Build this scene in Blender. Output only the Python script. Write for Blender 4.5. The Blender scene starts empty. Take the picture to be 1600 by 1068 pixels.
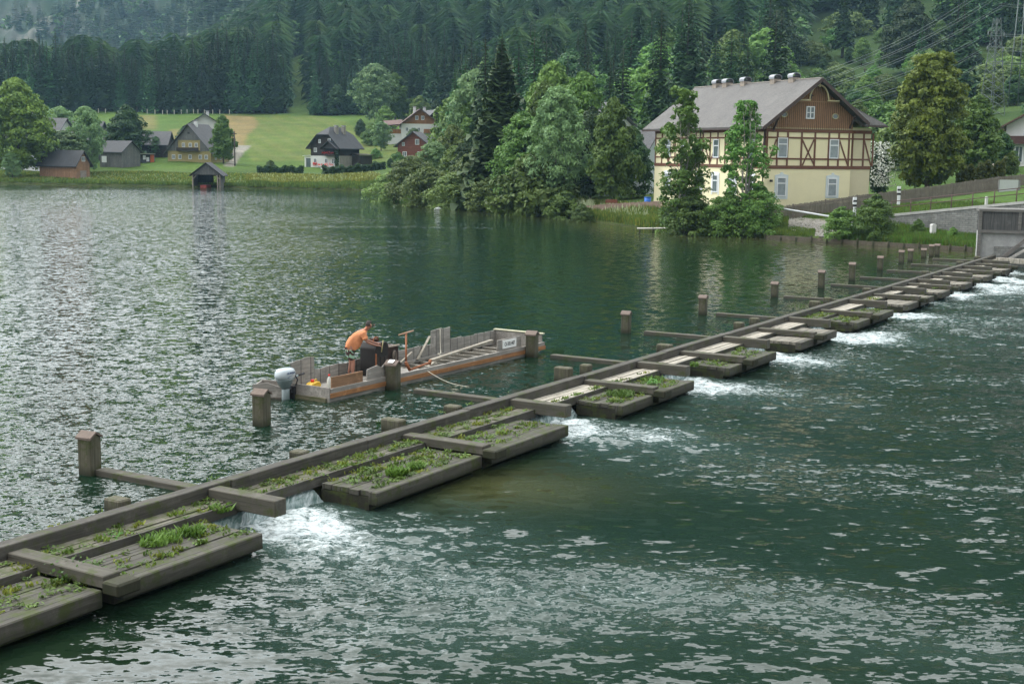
import bpy, bmesh, math, random
import numpy as np
from mathutils import Vector, Matrix
R = math.radians
random.seed(7); rng = np.random.default_rng(7)
sc = bpy.context.scene
COL = sc.collection

# ------------------------------------------------------------ camera
F = 2050.0; YH = 240.0; H = 6.5; ROLL = R(0.7)
PITCH = math.atan((534 - YH) / F)
cam = bpy.data.cameras.new('camera'); cam_o = bpy.data.objects.new('camera', cam); COL.objects.link(cam_o)
cam.sensor_width = 36; cam.lens = 36 * F / 1600
cam.clip_start = 0.1; cam.clip_end = 9000
cam_o.matrix_world = (Matrix.Translation((0, 0, H)) @ Matrix.Rotation(math.pi/2 - PITCH, 4, 'X') @ Matrix.Rotation(ROLL, 4, 'Z'))
sc.camera = cam_o

def ray(px, py):
    x = px - 800; y = -(py - 534)
    c, s = math.cos(ROLL), math.sin(ROLL)
    x, y = c*x - s*y, s*x + c*y
    cp, sp = math.cos(PITCH), math.sin(PITCH)
    return np.array([x, F*cp + y*sp, -F*sp + y*cp])
def W(px, py, z=0.0):
    "point of the place that shows at a pixel of the photograph, on the level z"
    d = ray(px, py); t = (z - H) / d[2]
    return np.array([d[0]*t, d[1]*t, z])
def P(px, py, y):
    "point seen at a pixel, y metres ahead"
    d = ray(px, py); t = y / d[1]
    return np.array([d[0]*t, y, H + d[2]*t])

# ------------------------------------------------------------ world, sun, exposure
CLOUD = 17.0
SUN_EL, SUN_AZ = 48.0, -60.0          # degrees; azimuth from +Y towards +X
wd = bpy.data.worlds.new('World'); sc.world = wd; wd.use_nodes = True
nt = wd.node_tree; nt.nodes.clear()
sky = nt.nodes.new('ShaderNodeTexSky'); sky.sky_type = 'NISHITA'; sky.sun_disc = False
sky.sun_elevation = R(SUN_EL); sky.sun_rotation = R(SUN_AZ)
sky.air_density = 1.0; sky.dust_density = 4.0; sky.ozone_density = 1.0
hs = nt.nodes.new('ShaderNodeHueSaturation'); hs.inputs['Saturation'].default_value = 0.42
bg = nt.nodes.new('ShaderNodeBackground'); bg.inputs['Strength'].default_value = 0.13
out = nt.nodes.new('ShaderNodeOutputWorld')
nt.links.new(sky.outputs[0], hs.inputs['Color'])
# bright overcast: a cloud layer drawn over the clear sky
tc = nt.nodes.new('ShaderNodeTexCoord'); cn = nt.nodes.new('ShaderNodeTexNoise'); cn.inputs['Scale'].default_value = 2.2; cn.inputs['Detail'].default_value = 5
nt.links.new(tc.outputs['Generated'], cn.inputs['Vector'])
cr = nt.nodes.new('ShaderNodeValToRGB'); cr.color_ramp.elements[0].position = .3; cr.color_ramp.elements[1].position = .72
cr.color_ramp.elements[0].color = (.70, .735, .74, 1); cr.color_ramp.elements[1].color = (1, .99, .97, 1)
nt.links.new(cn.outputs[0], cr.inputs[0])
cm = nt.nodes.new('ShaderNodeVectorMath'); cm.operation = 'SCALE'; cm.inputs[3].default_value = CLOUD
nt.links.new(cr.outputs[0], cm.inputs[0])
# the cloud is brightest round the hidden sun, ahead and to the left
dp = nt.nodes.new('ShaderNodeVectorMath'); dp.operation = 'DOT_PRODUCT'; nt.links.new(tc.outputs['Generated'], dp.inputs[0])
dp.inputs[1].default_value = (math.sin(R(-32))*math.cos(R(36)), math.cos(R(-32))*math.cos(R(36)), math.sin(R(36)))
mr = nt.nodes.new('ShaderNodeMapRange'); mr.interpolation_type = 'SMOOTHSTEP'
for _k, _v in zip((1, 2, 3, 4), (-.35, 1.0, .45*CLOUD, 2.3*CLOUD)): mr.inputs[_k].default_value = _v
nt.links.new(dp.outputs['Value'], mr.inputs[0]); nt.links.new(mr.outputs[0], cm.inputs[3])
mx = nt.nodes.new('ShaderNodeMix'); mx.data_type = 'RGBA'; mx.inputs[0].default_value = .85
nt.links.new(hs.outputs[0], mx.inputs[6]); nt.links.new(cm.outputs[0], mx.inputs[7]); nt.links.new(mx.outputs[2], bg.inputs['Color'])
nt.links.new(bg.outputs[0], out.inputs[0])
sl = bpy.data.lights.new('sun', 'SUN'); sl.energy = 1.5; sl.angle = R(11); sl.color = (1.0, 0.96, 0.9)
so = bpy.data.objects.new('sun', sl); COL.objects.link(so)
sdir = Vector((math.sin(R(SUN_AZ))*math.cos(R(SUN_EL)), math.cos(R(SUN_AZ))*math.cos(R(SUN_EL)), math.sin(R(SUN_EL))))
so.rotation_euler = sdir.to_track_quat('Z', 'Y').to_euler()
sc.view_settings.view_transform = 'Standard'; sc.view_settings.look = 'None'
sc.view_settings.exposure = 0.22; sc.view_settings.gamma = 1.0; sc.view_settings.use_curve_mapping = False
sc.render.engine = 'CYCLES'
sc.cycles.max_bounces = 6; sc.cycles.diffuse_bounces = 2; sc.cycles.glossy_bounces = 3
sc.cycles.transmission_bounces = 3; sc.cycles.transparent_max_bounces = 4; sc.cycles.volume_bounces = 0
sc.cycles.caustics_reflective = False; sc.cycles.caustics_refractive = False

# ------------------------------------------------------------ helpers
def tag(o, label=None, cat=None, group=None, kind=None):
    if label: o['label'] = label
    if cat: o['category'] = cat
    if group: o['group'] = group
    if kind: o['kind'] = kind
    return o
def thing(name, loc, rz=0.0, label=None, cat=None, group=None, scale=None):
    o = bpy.data.objects.new(name, None); COL.objects.link(o)
    o.location = [float(v) for v in loc]; o.rotation_euler = (0, 0, rz); o.empty_display_size = 0.3
    if scale is not None: o.scale = scale
    return tag(o, label, cat, group)
def link_mesh(name, me, parent=None):
    o = bpy.data.objects.new(name, me); COL.objects.link(o)
    if parent is not None: o.parent = parent
    return o
def np_mesh(name, v, f, mat, parent=None, smooth=False, col=None):
    "mesh from numpy arrays; f is (n,3) or (n,4)"
    me = bpy.data.meshes.new(name); k = f.shape[1]
    me.vertices.add(len(v)); me.vertices.foreach_set('co', np.ascontiguousarray(v, dtype=np.float32).ravel())
    me.loops.add(f.size); me.loops.foreach_set('vertex_index', np.ascontiguousarray(f, dtype=np.int32).ravel())
    me.polygons.add(len(f)); me.polygons.foreach_set('loop_start', np.arange(0, f.size, k, dtype=np.int32))
    if smooth: me.polygons.foreach_set('use_smooth', np.ones(len(f), dtype=bool))
    me.update(calc_edges=True)
    if col is not None:
        for nm, arr in col.items():
            at = me.attributes.new(nm, 'FLOAT_COLOR', 'POINT')
            a4 = np.ones((len(v), 4), dtype=np.float32); a4[:, :arr.shape[1]] = arr
            at.data.foreach_set('color', a4.ravel())
    if mat: me.materials.append(mat)
    return link_mesh(name, me, parent)
class MB:
    def __init__(s): s.v = []; s.f = []; s.sm = []
    def add(s, vs, fs, sm=False):
        b = len(s.v); s.v += [tuple(map(float, p)) for p in vs]
        for f in fs: s.f.append([b+i for i in f]); s.sm.append(sm)
        return s
    def box(s, x0, x1, y0, y1, z0, z1):
        return s.add([(x0,y0,z0),(x1,y0,z0),(x1,y1,z0),(x0,y1,z0),(x0,y0,z1),(x1,y0,z1),(x1,y1,z1),(x0,y1,z1)],
                     [(3,2,1,0),(4,5,6,7),(0,1,5,4),(1,2,6,5),(2,3,7,6),(3,0,4,7)])
    def bar(s, a, b, w, h, up=(0,0,1), w1=None, h1=None):
        a = Vector(a); b = Vector(b); d = (b-a).normalized(); up = Vector(up)
        if abs(d.dot(up)) > .99: up = Vector((1,0,0))
        x = d.cross(up).normalized(); z = x.cross(d).normalized()
        w1 = w if w1 is None else w1; h1 = h if h1 is None else h1
        vs = [a+x*sx*w/2+z*sz*h/2 for sx, sz in ((-1,-1),(1,-1),(1,1),(-1,1))] + [b+x*sx*w1/2+z*sz*h1/2 for sx, sz in ((-1,-1),(1,-1),(1,1),(-1,1))]
        return s.add(vs, [(0,1,2,3),(7,6,5,4),(0,4,5,1),(1,5,6,2),(2,6,7,3),(3,7,4,0)])
    def tube(s, pts, r, n=8, caps=True):
        pts = [Vector(p) for p in pts]; rs = r if isinstance(r, (list, tuple)) else [r]*len(pts)
        rings = []; prev = None
        for i, p in enumerate(pts):
            d = (pts[min(i+1, len(pts)-1)] - pts[max(i-1, 0)]).normalized()
            if prev is None:
                u = Vector((0,0,1)) if abs(d.z) < .9 else Vector((1,0,0))
                x = d.cross(u).normalized()
            else: x = (prev - d*prev.dot(d)).normalized()
            y = d.cross(x); prev = x
            rings.append([p + (x*math.cos(2*math.pi*k/n) + y*math.sin(2*math.pi*k/n))*rs[i] for k in range(n)])
        vs = [q for rg in rings for q in rg]; fs = []
        for i in range(len(rings)-1):
            for k in range(n): fs.append((i*n+k, i*n+(k+1)%n, (i+1)*n+(k+1)%n, (i+1)*n+k))
        if caps: fs += [tuple(reversed(range(n))), tuple(range((len(rings)-1)*n, len(rings)*n))]
        return s.add(vs, fs, True)
    def prism(s, poly, a, b, axis='y'):
        "poly of 2-D points extruded from a to b along axis"
        n = len(poly)
        def pt(p, t): return {'y': (p[0], t, p[1]), 'x': (t, p[0], p[1]), 'z': (p[0], p[1], t)}[axis]
        vs = [pt(p, a) for p in poly] + [pt(p, b) for p in poly]
        fs = [tuple(range(n)), tuple(reversed(range(n, 2*n)))] + [(i, i+n, (i+1) % n+n, (i+1) % n) for i in range(n)]
        return s.add(vs, fs)
    def slab(s, quad, t, n=None):
        "thick sheet: quad corners pushed by t along its normal"
        q = [Vector(p) for p in quad]; nn = Vector(n) if n else (q[1]-q[0]).cross(q[2]-q[0]).normalized()
        vs = q + [p + nn*t for p in q]; k = len(q)
        return s.add(vs, [tuple(range(k)), tuple(reversed(range(k, 2*k)))] + [(i, i+k, (i+1) % k+k, (i+1) % k) for i in range(k)])
    def build(s, name, mat, parent=None, bevel=0, smooth=None):
        me = bpy.data.meshes.new(name); me.from_pydata(s.v, [], s.f)
        bm = bmesh.new(); bm.from_mesh(me); bmesh.ops.recalc_face_normals(bm, faces=bm.faces); bm.to_mesh(me); bm.free()
        sm = s.sm if smooth is None else [smooth]*len(s.f)
        me.polygons.foreach_set('use_smooth', sm)
        if mat: me.materials.append(mat)
        o = link_mesh(name, me, parent)
        if bevel:
            m = o.modifiers.new('bevel', 'BEVEL'); m.width = bevel; m.segments = 1; m.limit_method = 'ANGLE'
        return o
def copy_tree(o, parent=None):
    c = o.copy(); COL.objects.link(c); c.parent = parent
    for ch in list(o.children): copy_tree(ch, c)
    return c

# ------------------------------------------------------------ materials
class N:
    "small node-tree writer"
    def __init__(s, name):
        s.m = bpy.data.materials.new(name); s.m.use_nodes = True; s.t = s.m.node_tree; s.t.nodes.clear()
        s.out = s.t.nodes.new('ShaderNodeOutputMaterial')
    def n(s, typ, **kw):
        nd = s.t.nodes.new(typ)
        for k, v in kw.items():
            if k.startswith('_'): setattr(nd, k[1:], v)
            else:
                key = int(k[1:]) if k[0] == 'i' and k[1:].isdigit() else k.replace('9', ' ')
                s.set(nd.inputs[key], v)
        return nd
    def set(s, sock, v):
        if isinstance(v, bpy.types.NodeSocket): s.t.links.new(v, sock)
        elif isinstance(v, bpy.types.Node): s.t.links.new(v.outputs[0], sock)
        else: sock.default_value = v
    def coord(s, which='Object'): return s.n('ShaderNodeTexCoord').outputs[which]
    def pos(s): return s.n('ShaderNodeNewGeometry').outputs['Position']
    def mapv(s, vec, scale): return s.n('ShaderNodeMapping', Vector=vec, Scale=scale).outputs[0]
    def noise(s, vec, scale, detail=4, rough=.55, dist=0):
        return s.n('ShaderNodeTexNoise', Vector=vec, Scale=scale, Detail=detail, Roughness=rough, Distortion=dist).outputs[0]
    def ramp(s, fac, stops, interp='LINEAR'):
        nd = s.n('ShaderNodeValToRGB', Fac=fac); cr = nd.color_ramp; cr.interpolation = interp
        while len(cr.elements) < len(stops): cr.elements.new(.5)
        for e, (p, c) in zip(cr.elements, stops):
            e.position = p; e.color = (*c, 1) if len(c) == 3 else c
        return nd.outputs[0]
    def mix(s, fac, a, b, mode='MIX'):
        nd = s.t.nodes.new('ShaderNodeMix'); nd.data_type = 'RGBA'; nd.blend_type = mode
        for k, v in ((0, fac), (6, a), (7, b)):
            if isinstance(v, tuple) and len(v) == 3: v = (*v, 1)
            s.set(nd.inputs[k], v)
        return nd.outputs[2]
    def math(s, op, a, b=0.0, clamp=False):
        nd = s.t.nodes.new('ShaderNodeMath'); nd.operation = op; nd.use_clamp = clamp
        s.set(nd.inputs[0], a); s.set(nd.inputs[1], b); return nd.outputs[0]
    def bump(s, h, strength=.3, dist=.02):
        return s.n('ShaderNodeBump', Height=h, Strength=strength, Distance=dist).outputs[0]
    def pbr(s, col, rough=.8, normal=None, metal=0.0, spec=.3, **kw):
        p = s.n('ShaderNodeBsdfPrincipled')
        s.set(p.inputs['Base Color'], (*col, 1) if isinstance(col, tuple) and len(col) == 3 else col)
        s.set(p.inputs['Roughness'], rough); s.set(p.inputs['Metallic'], metal); s.set(p.inputs['Specular IOR Level'], spec)
        if normal is not None: s.set(p.inputs['Normal'], normal)
        for k, v in kw.items(): s.set(p.inputs[k], v)
        s.t.links.new(p.outputs[0], s.out.inputs['Surface']); return s.m
MATS = {}
def plain(name, col, rough=.7, var=.25, scale=3.0, metal=0.0, bump=.15, spec=.3):
    if name in MATS: return MATS[name]
    n = N(name); c = n.coord()
    f = n.noise(c, scale, 6, .65); f2 = n.noise(c, scale*9, 3)
    lo = tuple(x*(1-var) for x in col); hi = tuple(min(1, x*(1+var)) for x in col)
    cc = n.ramp(f, [(.3, lo), (.7, hi)])
    cc = n.mix(.25, cc, n.ramp(f2, [(.35, lo), (.65, hi)]))
    MATS[name] = n.pbr(cc, rough, n.bump(f2, bump, .02), metal, spec); return MATS[name]
def wood(name, col, axis=0, moss=0.0, var=.4, plank=0.0, plank_axis=1, wet=None, scale=1.0, rough=.85):
    "weathered timber, grain along a local axis; plank = board width seen as joints"
    if name in MATS: return MATS[name]
    n = N(name); c = n.coord()
    s = [14*scale]*3; s[axis] = .9*scale
    g = n.noise(n.mapv(c, tuple(s)), 1.0, 6, .7, .6)
    b = n.noise(c, 1.3*scale, 4, .6)
    lo = tuple(x*(1-var) for x in col); hi = tuple(min(1, x*(1+var)) for x in col)
    cc = n.ramp(g, [(.3, lo), (.68, hi)])
    cc = n.mix(n.ramp(b, [(.35, (0, 0, 0)), (.7, (.55, .55, .55))]), cc, tuple(x*.62 for x in col))
    ck = n.noise(n.mapv(c, tuple(26*scale if k_ != axis else .5*scale for k_ in range(3))), 1.0, 2, .4, .3)
    ckm = n.ramp(ck, [(.30, (1, 1, 1)), (.36, (0, 0, 0))]); cc = n.mix(n.math('MULTIPLY', ckm, .6), cc, tuple(x*.25 for x in col))
    pl_ = n.ramp(n.noise(c, 2.3*scale, 5, .7), [(.56, (0, 0, 0)), (.70, (.5, .5, .5))]); cc = n.mix(pl_, cc, tuple(min(1, x*1.9) for x in col))
    h = g
    if plank:
        sx = n.n('ShaderNodeSeparateXYZ', Vector=c).outputs
        sep = n.math('ADD', sx[0], sx[1]) if plank_axis == 'xy' else sx[plank_axis]
        q = n.math('DIVIDE', sep, plank); fr = n.math('FRACT', q)
        ln = n.math('GREATER_THAN', n.math('ABSOLUTE', n.math('SUBTRACT', fr, .5)), .455)
        wn = n.n('ShaderNodeTexWhiteNoise', _noise_dimensions='1D', W=n.math('FLOOR', q)).outputs[0]
        cc = n.mix(n.math('MULTIPLY', wn, .38), cc, tuple(x*.5 for x in col))
        cc = n.mix(n.math('MULTIPLY', ln, .75), cc, tuple(x*.18 for x in col))
        h = n.math('SUBTRACT', g, ln)
    if moss:
        m = n.noise(c, 3.1, 6, .7); mk = n.ramp(m, [(.62-moss*.3, (0, 0, 0)), (.74-moss*.3, (1, 1, 1))])
        cc = n.mix(n.math('MULTIPLY', mk, .8), cc, (.045, .06, .012))
    if wet is not None:
        z = n.n('ShaderNodeSeparateXYZ', Vector=n.pos()).outputs[2]
        wt = n.ramp(n.math('ADD', n.math('ADD', z, .5-wet), n.math('MULTIPLY', n.math('SUBTRACT', b, .5), .35)), [(.42, (1, 1, 1)), (.60, (0, 0, 0))])
        cc = n.mix(n.math('MULTIPLY', wt, .8), cc, (.014, .016, .008))
    MATS[name] = n.pbr(cc, rough, n.bump(h, .5, .012), 0, .25); return MATS[name]
def leafmat(name, col, var=.35, hue=.1, trans=.22, scale=.45, attr=False):
    if name in MATS: return MATS[name]
    n = N(name); c = n.coord()
    f = n.noise(c, scale, 3, .6); f2 = n.noise(c, scale*7, 2)
    lo = (col[0]*(1-var)*.9, col[1]*(1-var), col[2]*(1-var)); hi = (min(1, col[0]*(1+var)*1.08), col[1]*(1+var), col[2]*(1+var*.6))
    cc = n.ramp(f, [(.32, lo), (.68, hi)])
    cc = n.mix(.4, cc, n.ramp(f2, [(.3, lo), (.7, hi)]))
    if attr:
        cc = n.mix(1.0, cc, n.n('ShaderNodeVertexColor', _layer_name='tint').outputs[0], 'MULTIPLY')
    else:
        rnd = n.n('ShaderNodeObjectInfo').outputs['Random']
        hsv = n.n('ShaderNodeHueSaturation', Color=cc, Hue=n.math('ADD', .5-hue*.2, n.math('MULTIPLY', rnd, hue*.4)),
                  Value=n.math('ADD', .62, n.math('MULTIPLY', n.math('POWER', rnd, 1.5), .95)))
        cc = hsv.outputs[0]
    d = n.n('ShaderNodeBsdfPrincipled'); n.set(d.inputs['Base Color'], cc); d.inputs['Roughness'].default_value = .55
    d.inputs['Specular IOR Level'].default_value = .25
    t = n.n('ShaderNodeBsdfTranslucent', Color=cc)
    ms = n.n('ShaderNodeMixShader', Fac=trans); n.t.links.new(d.outputs[0], ms.inputs[1]); n.t.links.new(t.outputs[0], ms.inputs[2])
    n.t.links.new(ms.outputs[0], n.out.inputs['Surface'])
    MATS[name] = n.m; return n.m

# ------------------------------------------------------------ terrain
SHORE_PX = [(-900,284),(-100,285),(0,286),(150,289),(300,291.5),(450,294),(585,297),(600,304),(615,313),(640,319),(700,326),(800,332),(870,338),(920,345),(1000,356),(1050,362),(1110,367),(1200,372),(1310,379),(1420,386),(1525,392),(1640,399)]
_s = np.array([W(x, y, 0) for x, y in SHORE_PX])
SH_A = list(_s[:,0]/_s[:,1]); SH_Y = list(_s[:,1])
SH_A += [.5, .62, .9, 3]; SH_Y += [70, 45, 25, 15]
def shore_y(a): return np.interp(a, SH_A, SH_Y)
CPX = [-900, 0, 250, 420, 520, 640, 800, 1000, 1200, 1400, 1600, 2000]
CZ = [[(250,.8),(270,1.5),(300,4),(350,8),(450,18),(900,14),(1800,300)],
      [(250,.8),(262,1.2),(300,4.4),(350,8.3),(450,18.5),(900,14),(1800,300)],
      [(245,.8),(258,1.7),(290,4.5),(350,9.5),(450,19),(900,34),(1800,340)],
      [(242,.8),(260,2.0),(285,3.2),(340,8),(450,19),(800,80),(1500,430)],
      [(235,.8),(258,2.0),(285,2.9),(340,8),(450,19),(750,95),(1400,650)],
      [(185,.8),(205,1.5),(285,4),(340,9),(450,20),(720,90),(1400,700)],
      [(155,1),(170,1.6),(250,4),(340,12),(450,24),(700,88),(1400,720)],
      [(128,1.1),(145,1.9),(200,4),(300,12),(450,34),(700,100),(1400,720)],
      [(111,1.3),(120,2.0),(180,4),(300,16),(450,48),(700,130),(1400,720)],
      [(102,.9),(112,2.3),(170,5),(290,18),(450,58),(700,150),(1400,720)],
      [(97,.9),(112,3.6),(160,6),(280,20),(450,62),(700,150),(1400,720)],
      [(97,1.2),(112,4),(160,7),(280,20),(450,62),(700,150),(1400,720)]]
C_A = np.array([(p-800)/2071. for p in CPX]); CZ = np.array(CZ, dtype=float)
def profile(a):
    ys = float(shore_y(a))
    ky = [np.interp(a, C_A, CZ[:, k, 0]) for k in range(7)]; kz = [np.interp(a, C_A, CZ[:, k, 1]) for k in range(7)]
    Y = [0, ys-8, ys-.25, ys+.25]; Z = [-3.0, -2.2, -.3, .32]
    last = ys+.25
    for y, z in zip(ky, kz):
        y = max(y, last+1.0); Y.append(y); Z.append(z); last = y
    Y.append(4000); Z.append(Z[-1] + 300)
    return Y, Z
def wob(x, y):
    "gentle natural unevenness"
    return (np.sin(x*.11+1.3)*np.cos(y*.09) + .6*np.sin(x*.23+y*.17) + .4*np.cos(x*.37-y*.31+2))
def ground(x, y):
    Y, Z = profile(x/y); z = float(np.interp(y, Y, Z))
    amp = min(1, max(0, (y-shore_y(x/y)-2)/40))*.25 + max(0, (y-450)/350)*1.5
    return z + amp*float(wob(x, y))
def G(px, y, dx=0, dy=0):
    "ground point y metres ahead under pixel column px"
    x = (px-800)/2071.*y + dx
    return np.array([x, y+dy, ground(x, y+dy)])
def top_h(px, py, y):
    "height over the ground of something that tops out at pixel (px,py)"
    p = P(px, py, y); return p[2]-ground(p[0], p[1])

def fbm(x, y, s, seed=0):
    "cheap smooth value noise"
    r = np.random.default_rng(seed); tb = r.random((256, 256)); o = 0; amp = 1; tot = 0
    for k in range(5):
        u = x*s; v = y*s; iu = np.floor(u).astype(int); iv = np.floor(v).astype(int); fu = u-iu; fv = v-iv
        fu = fu*fu*(3-2*fu); fv = fv*fv*(3-2*fv)
        t = lambda i, j: tb[(iu+i) % 256, (iv+j) % 256]
        o = o + amp*((t(0,0)*(1-fu)+t(1,0)*fu)*(1-fv) + (t(0,1)*(1-fu)+t(1,1)*fu)*fv); tot += amp; amp *= .5; s *= 2.03
    return o/tot
def build_ground():
    A = np.concatenate([np.linspace(-1.6, -.46, 40)[:-1], np.linspace(-.46, .46, 520), np.linspace(.46, 1.6, 40)[1:]])
    Yg = np.concatenate([np.linspace(1, 80, 14)[:-1], np.arange(80, 320, .9), np.arange(320, 500, 2.5), np.linspace(500, 1000, 90), np.linspace(1010, 2400, 90), [3000, 4000]])
    AA, YY = np.meshgrid(A, Yg, indexing='ij'); XX = AA*YY; ZZ = np.zeros_like(XX)
    SY = shore_y(A)
    for i, a in enumerate(A):
        Y, Z = profile(a); ZZ[i] = np.interp(Yg, Y, Z)
    T = YY - SY[:, None]
    amp = np.clip((T-2)/40, 0, 1)*.25 + np.clip((YY-450)/350, 0, 40)*1.5
    ZZ += amp*wob(XX, YY)
    ZZ += np.clip((YY-900)/600, 0, 1)*(fbm(XX, YY, 1/160., 3)-.5)*130
    n4 = fbm(XX, YY, 1/1.1, 6); n1 = fbm(XX, YY, 1/25., 1); n2 = fbm(XX, YY, 1/5., 2)
    PXX = 800+2071*AA
    C = np.zeros(XX.shape+(3,)); C[:] = (.10, .17, .045)
    def zone(mask, col, k=1.0):
        m = np.clip(mask, 0, 1)[..., None]*k; C[:] = C*(1-m) + np.array(col)*m
    def sm(v, a, b): return np.clip((v-a)/(b-a), 0, 1)
    def band(v, a, b, w): return sm(v, a-w, a+w)*(1-sm(v, b-w, b+w))
    zone(band(YY, 268, 446, 4), (.115, .205, .04))
    # mown yellow-green field with tractor lines
    stripe = .5+.5*np.sin((XX+.35*YY)*1.1+3*n1)
    e1 = 385-(YY-300)*.22; e2 = 660 - (YY-290)*1.05 + 10*(n1-.5)
    zone(band(YY, 296, 440, 4)*sm(PXX, e1, e1+8)*(1-sm(PXX, e2-6, e2+6)), (.15, .215, .048), .8)
    zone(band(YY, 296, 440, 4)*sm(PXX, e1, e1+8)*(1-sm(PXX, e2-6, e2+6))*stripe, (.20, .235, .07), .6)
    # hay
    zone(band(YY, 335, 438, 5)*band(PXX, 340+ (YY-330)*.05, 390 + 10*np.sin(YY*.05), 4), (.32, .25, .12), .9)
    zone(band(YY, 380, 430, 6)*band(PXX, 215, 242, 5), (.26, .24, .1), .8)
    zone(band(YY, 340, 380, 6)*band(PXX, 262, 285, 4), (.3, .24, .11), .7)
    # lane by the white house
    lp = 352+(YY-270)*.28
    zone(band(PXX, lp-7, lp+9+np.clip(YY-300, 0, 30)*.3, 2)*band(YY, 274, 336, 2), (.36, .35, .33), .95)
    # lakeside rough strip
    rough = band(T, 6, 26, 4)*(1-sm(PXX, 620, 660))
    zone(rough*sm(PXX, 370, 400), (.27, .235, .11), .75)
    zone(rough*(1-sm(PXX, 370, 400))*sm(n1, .4, .6), (.2, .19, .09), .55)
    zone(band(T, .3, 6, 2), (.085, .145, .035), .9)
    zone(1-sm(T, -.2, .5), (.07, .06, .035))
    zone(sm(T, 20, 25)*(1-sm(T, 26, 30))*0, (.2, .2, .1))
    # wood floor and hills
    zone(sm(YY, 446, 452), (.018, .032, .014))
    zone(band(PXX, 449, 480, 4)*band(YY, 436, 590, 6), (.13, .22, .05), .95)
    zone(band(PXX, 1240, 1470, 40)*band(YY, 240, 460, 30), (.05, .10, .03), .9)
    zone(sm(YY, 320, 360)*sm(PXX, 760, 800)*(1-band(PXX, 1240, 1470, 40)*band(YY, 240, 460, 30)), (.02, .036, .015), .9)
    zone(sm(YY, 150, 175)*sm(PXX, 1150, 1250)*(1-sm(YY, 240, 260)), (.06, .115, .03), .8)
    far = sm(YY, 1000, 1150)
    zone(far, (.045, .085, .04))
    zone(far*sm(n1*.5+fbm(XX, YY, 1/60., 8)*.5, .5, .62)*(1-sm(PXX, 330, 480))*.8, (.15, .165, .165))
    ysc = 1130+(PXX-45)*2.08
    zone(far*band(YY+60*(n4-.5)+30*(n2-.5), ysc-8, ysc+18, 8)*(PXX < 175), (.30, .30, .28), .9)
    # near right bank: gravel ramp and verge
    pyg = 246.5+(6.5-ZZ)/YY*2050
    zone(sm(PXX-(1222+(pyg-341)*.3)+14*(n4-.5)*2, 0, 6)*sm((1306+(pyg-345)*.4)-PXX+14*(n4-.5)*2, 0, 6)*sm(pyg-341+8*(n4-.5), 0, 2)*sm(361+np.clip(PXX-1262, 0, 60)*.35-pyg+8*(n4-.5), 0, 2)*sm(T, .3, .6), (.23, .22, .19), .9)
    zone(sm(PXX, 1195, 1215)*sm(T, 8, 9)*(1-sm(YY, 150, 160)), (.10, .19, .045), .9)
    C *= .56
    C *= (.78+.44*n2)[..., None]; C *= (.85+.3*n1)[..., None]
    na, ny = XX.shape
    v = np.stack([XX, YY, ZZ], -1).reshape(-1, 3)
    i = np.arange(na-1)[:, None]*ny + np.arange(ny-1)[None, :]
    f = np.stack([i, i+ny, i+ny+1, i+1], -1).reshape(-1, 4)
    n = N('ground_cover'); p = n.pos()
    c0 = n.n('ShaderNodeVertexColor', _layer_name='zone').outputs[0]
    g = n.noise(p, 1.6, 6, .7); g2 = n.noise(p, .12, 4, .6)
    c1 = n.mix(1.0, c0, n.ramp(g, [(.3, (.6, .62, .6)), (.7, (1.35, 1.3, 1.2))]), 'MULTIPLY')
    c1 = n.mix(.6, c1, n.mix(1.0, c1, n.ramp(g2, [(.3, (.7, .8, .7)), (.7, (1.3, 1.15, 1.1))]), 'MULTIPLY'))
    m = n.pbr(c1, .95, n.bump(g, .8, .25), 0, .1)
    return tag(np_mesh('ground', v, f, m, smooth=True, col={'zone': C.reshape(-1, 3)}), kind='structure')
build_ground()

# ------------------------------------------------------------ weir frame (u along the crest, v downstream)
WO = np.array([-5.95, 24.4]); WU = np.array([.514, .858]); WU /= np.linalg.norm(WU); WV = np.array([WU[1], -WU[0]])
WANG = math.atan2(WU[1], WU[0])
def uv(u, v, z=0.0):
    p = WO + WU*u + WV*v; return np.array([p[0], p[1], z])
ZD = -0.52     # level of the river below the weir
PLATS = [(-9.5,-1.05,-4.45),(2.25,10.1,6.3),(13.1,17.9,15.2),(20.7,25.0,22.0),(27.6,31.8,29.2),(34.5,40.0,36.6),(42.4,47.4,44.6),(49.0,51.6,51.0),(54.2,57.0,56.2),(59.8,62.4,61.6),(65.2,67.8,67.0)]
LBEAMS = [.05, 11.1, 18.7, 25.7, 32.6, 40.8, 47.9, 53.0, 58.4, 63.8, 69.2]
# falls: middle of each open bay
GAPS = [(.05+.8, 1.4, 1.35), (11.5, 1.2, 1.5), (19.3, 1.3, 1.4), (26.3, 1.2, 1.3), (33.1, 1.3, 1.3), (41.2, 1.2, 1.3), (48.2, .9, .9), (52.9, 1.2, 1.2), (58.4, 1.3, 1.2), (63.8, 1.3, 1.2), (69.5, 1.3, 1.2)]

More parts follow.
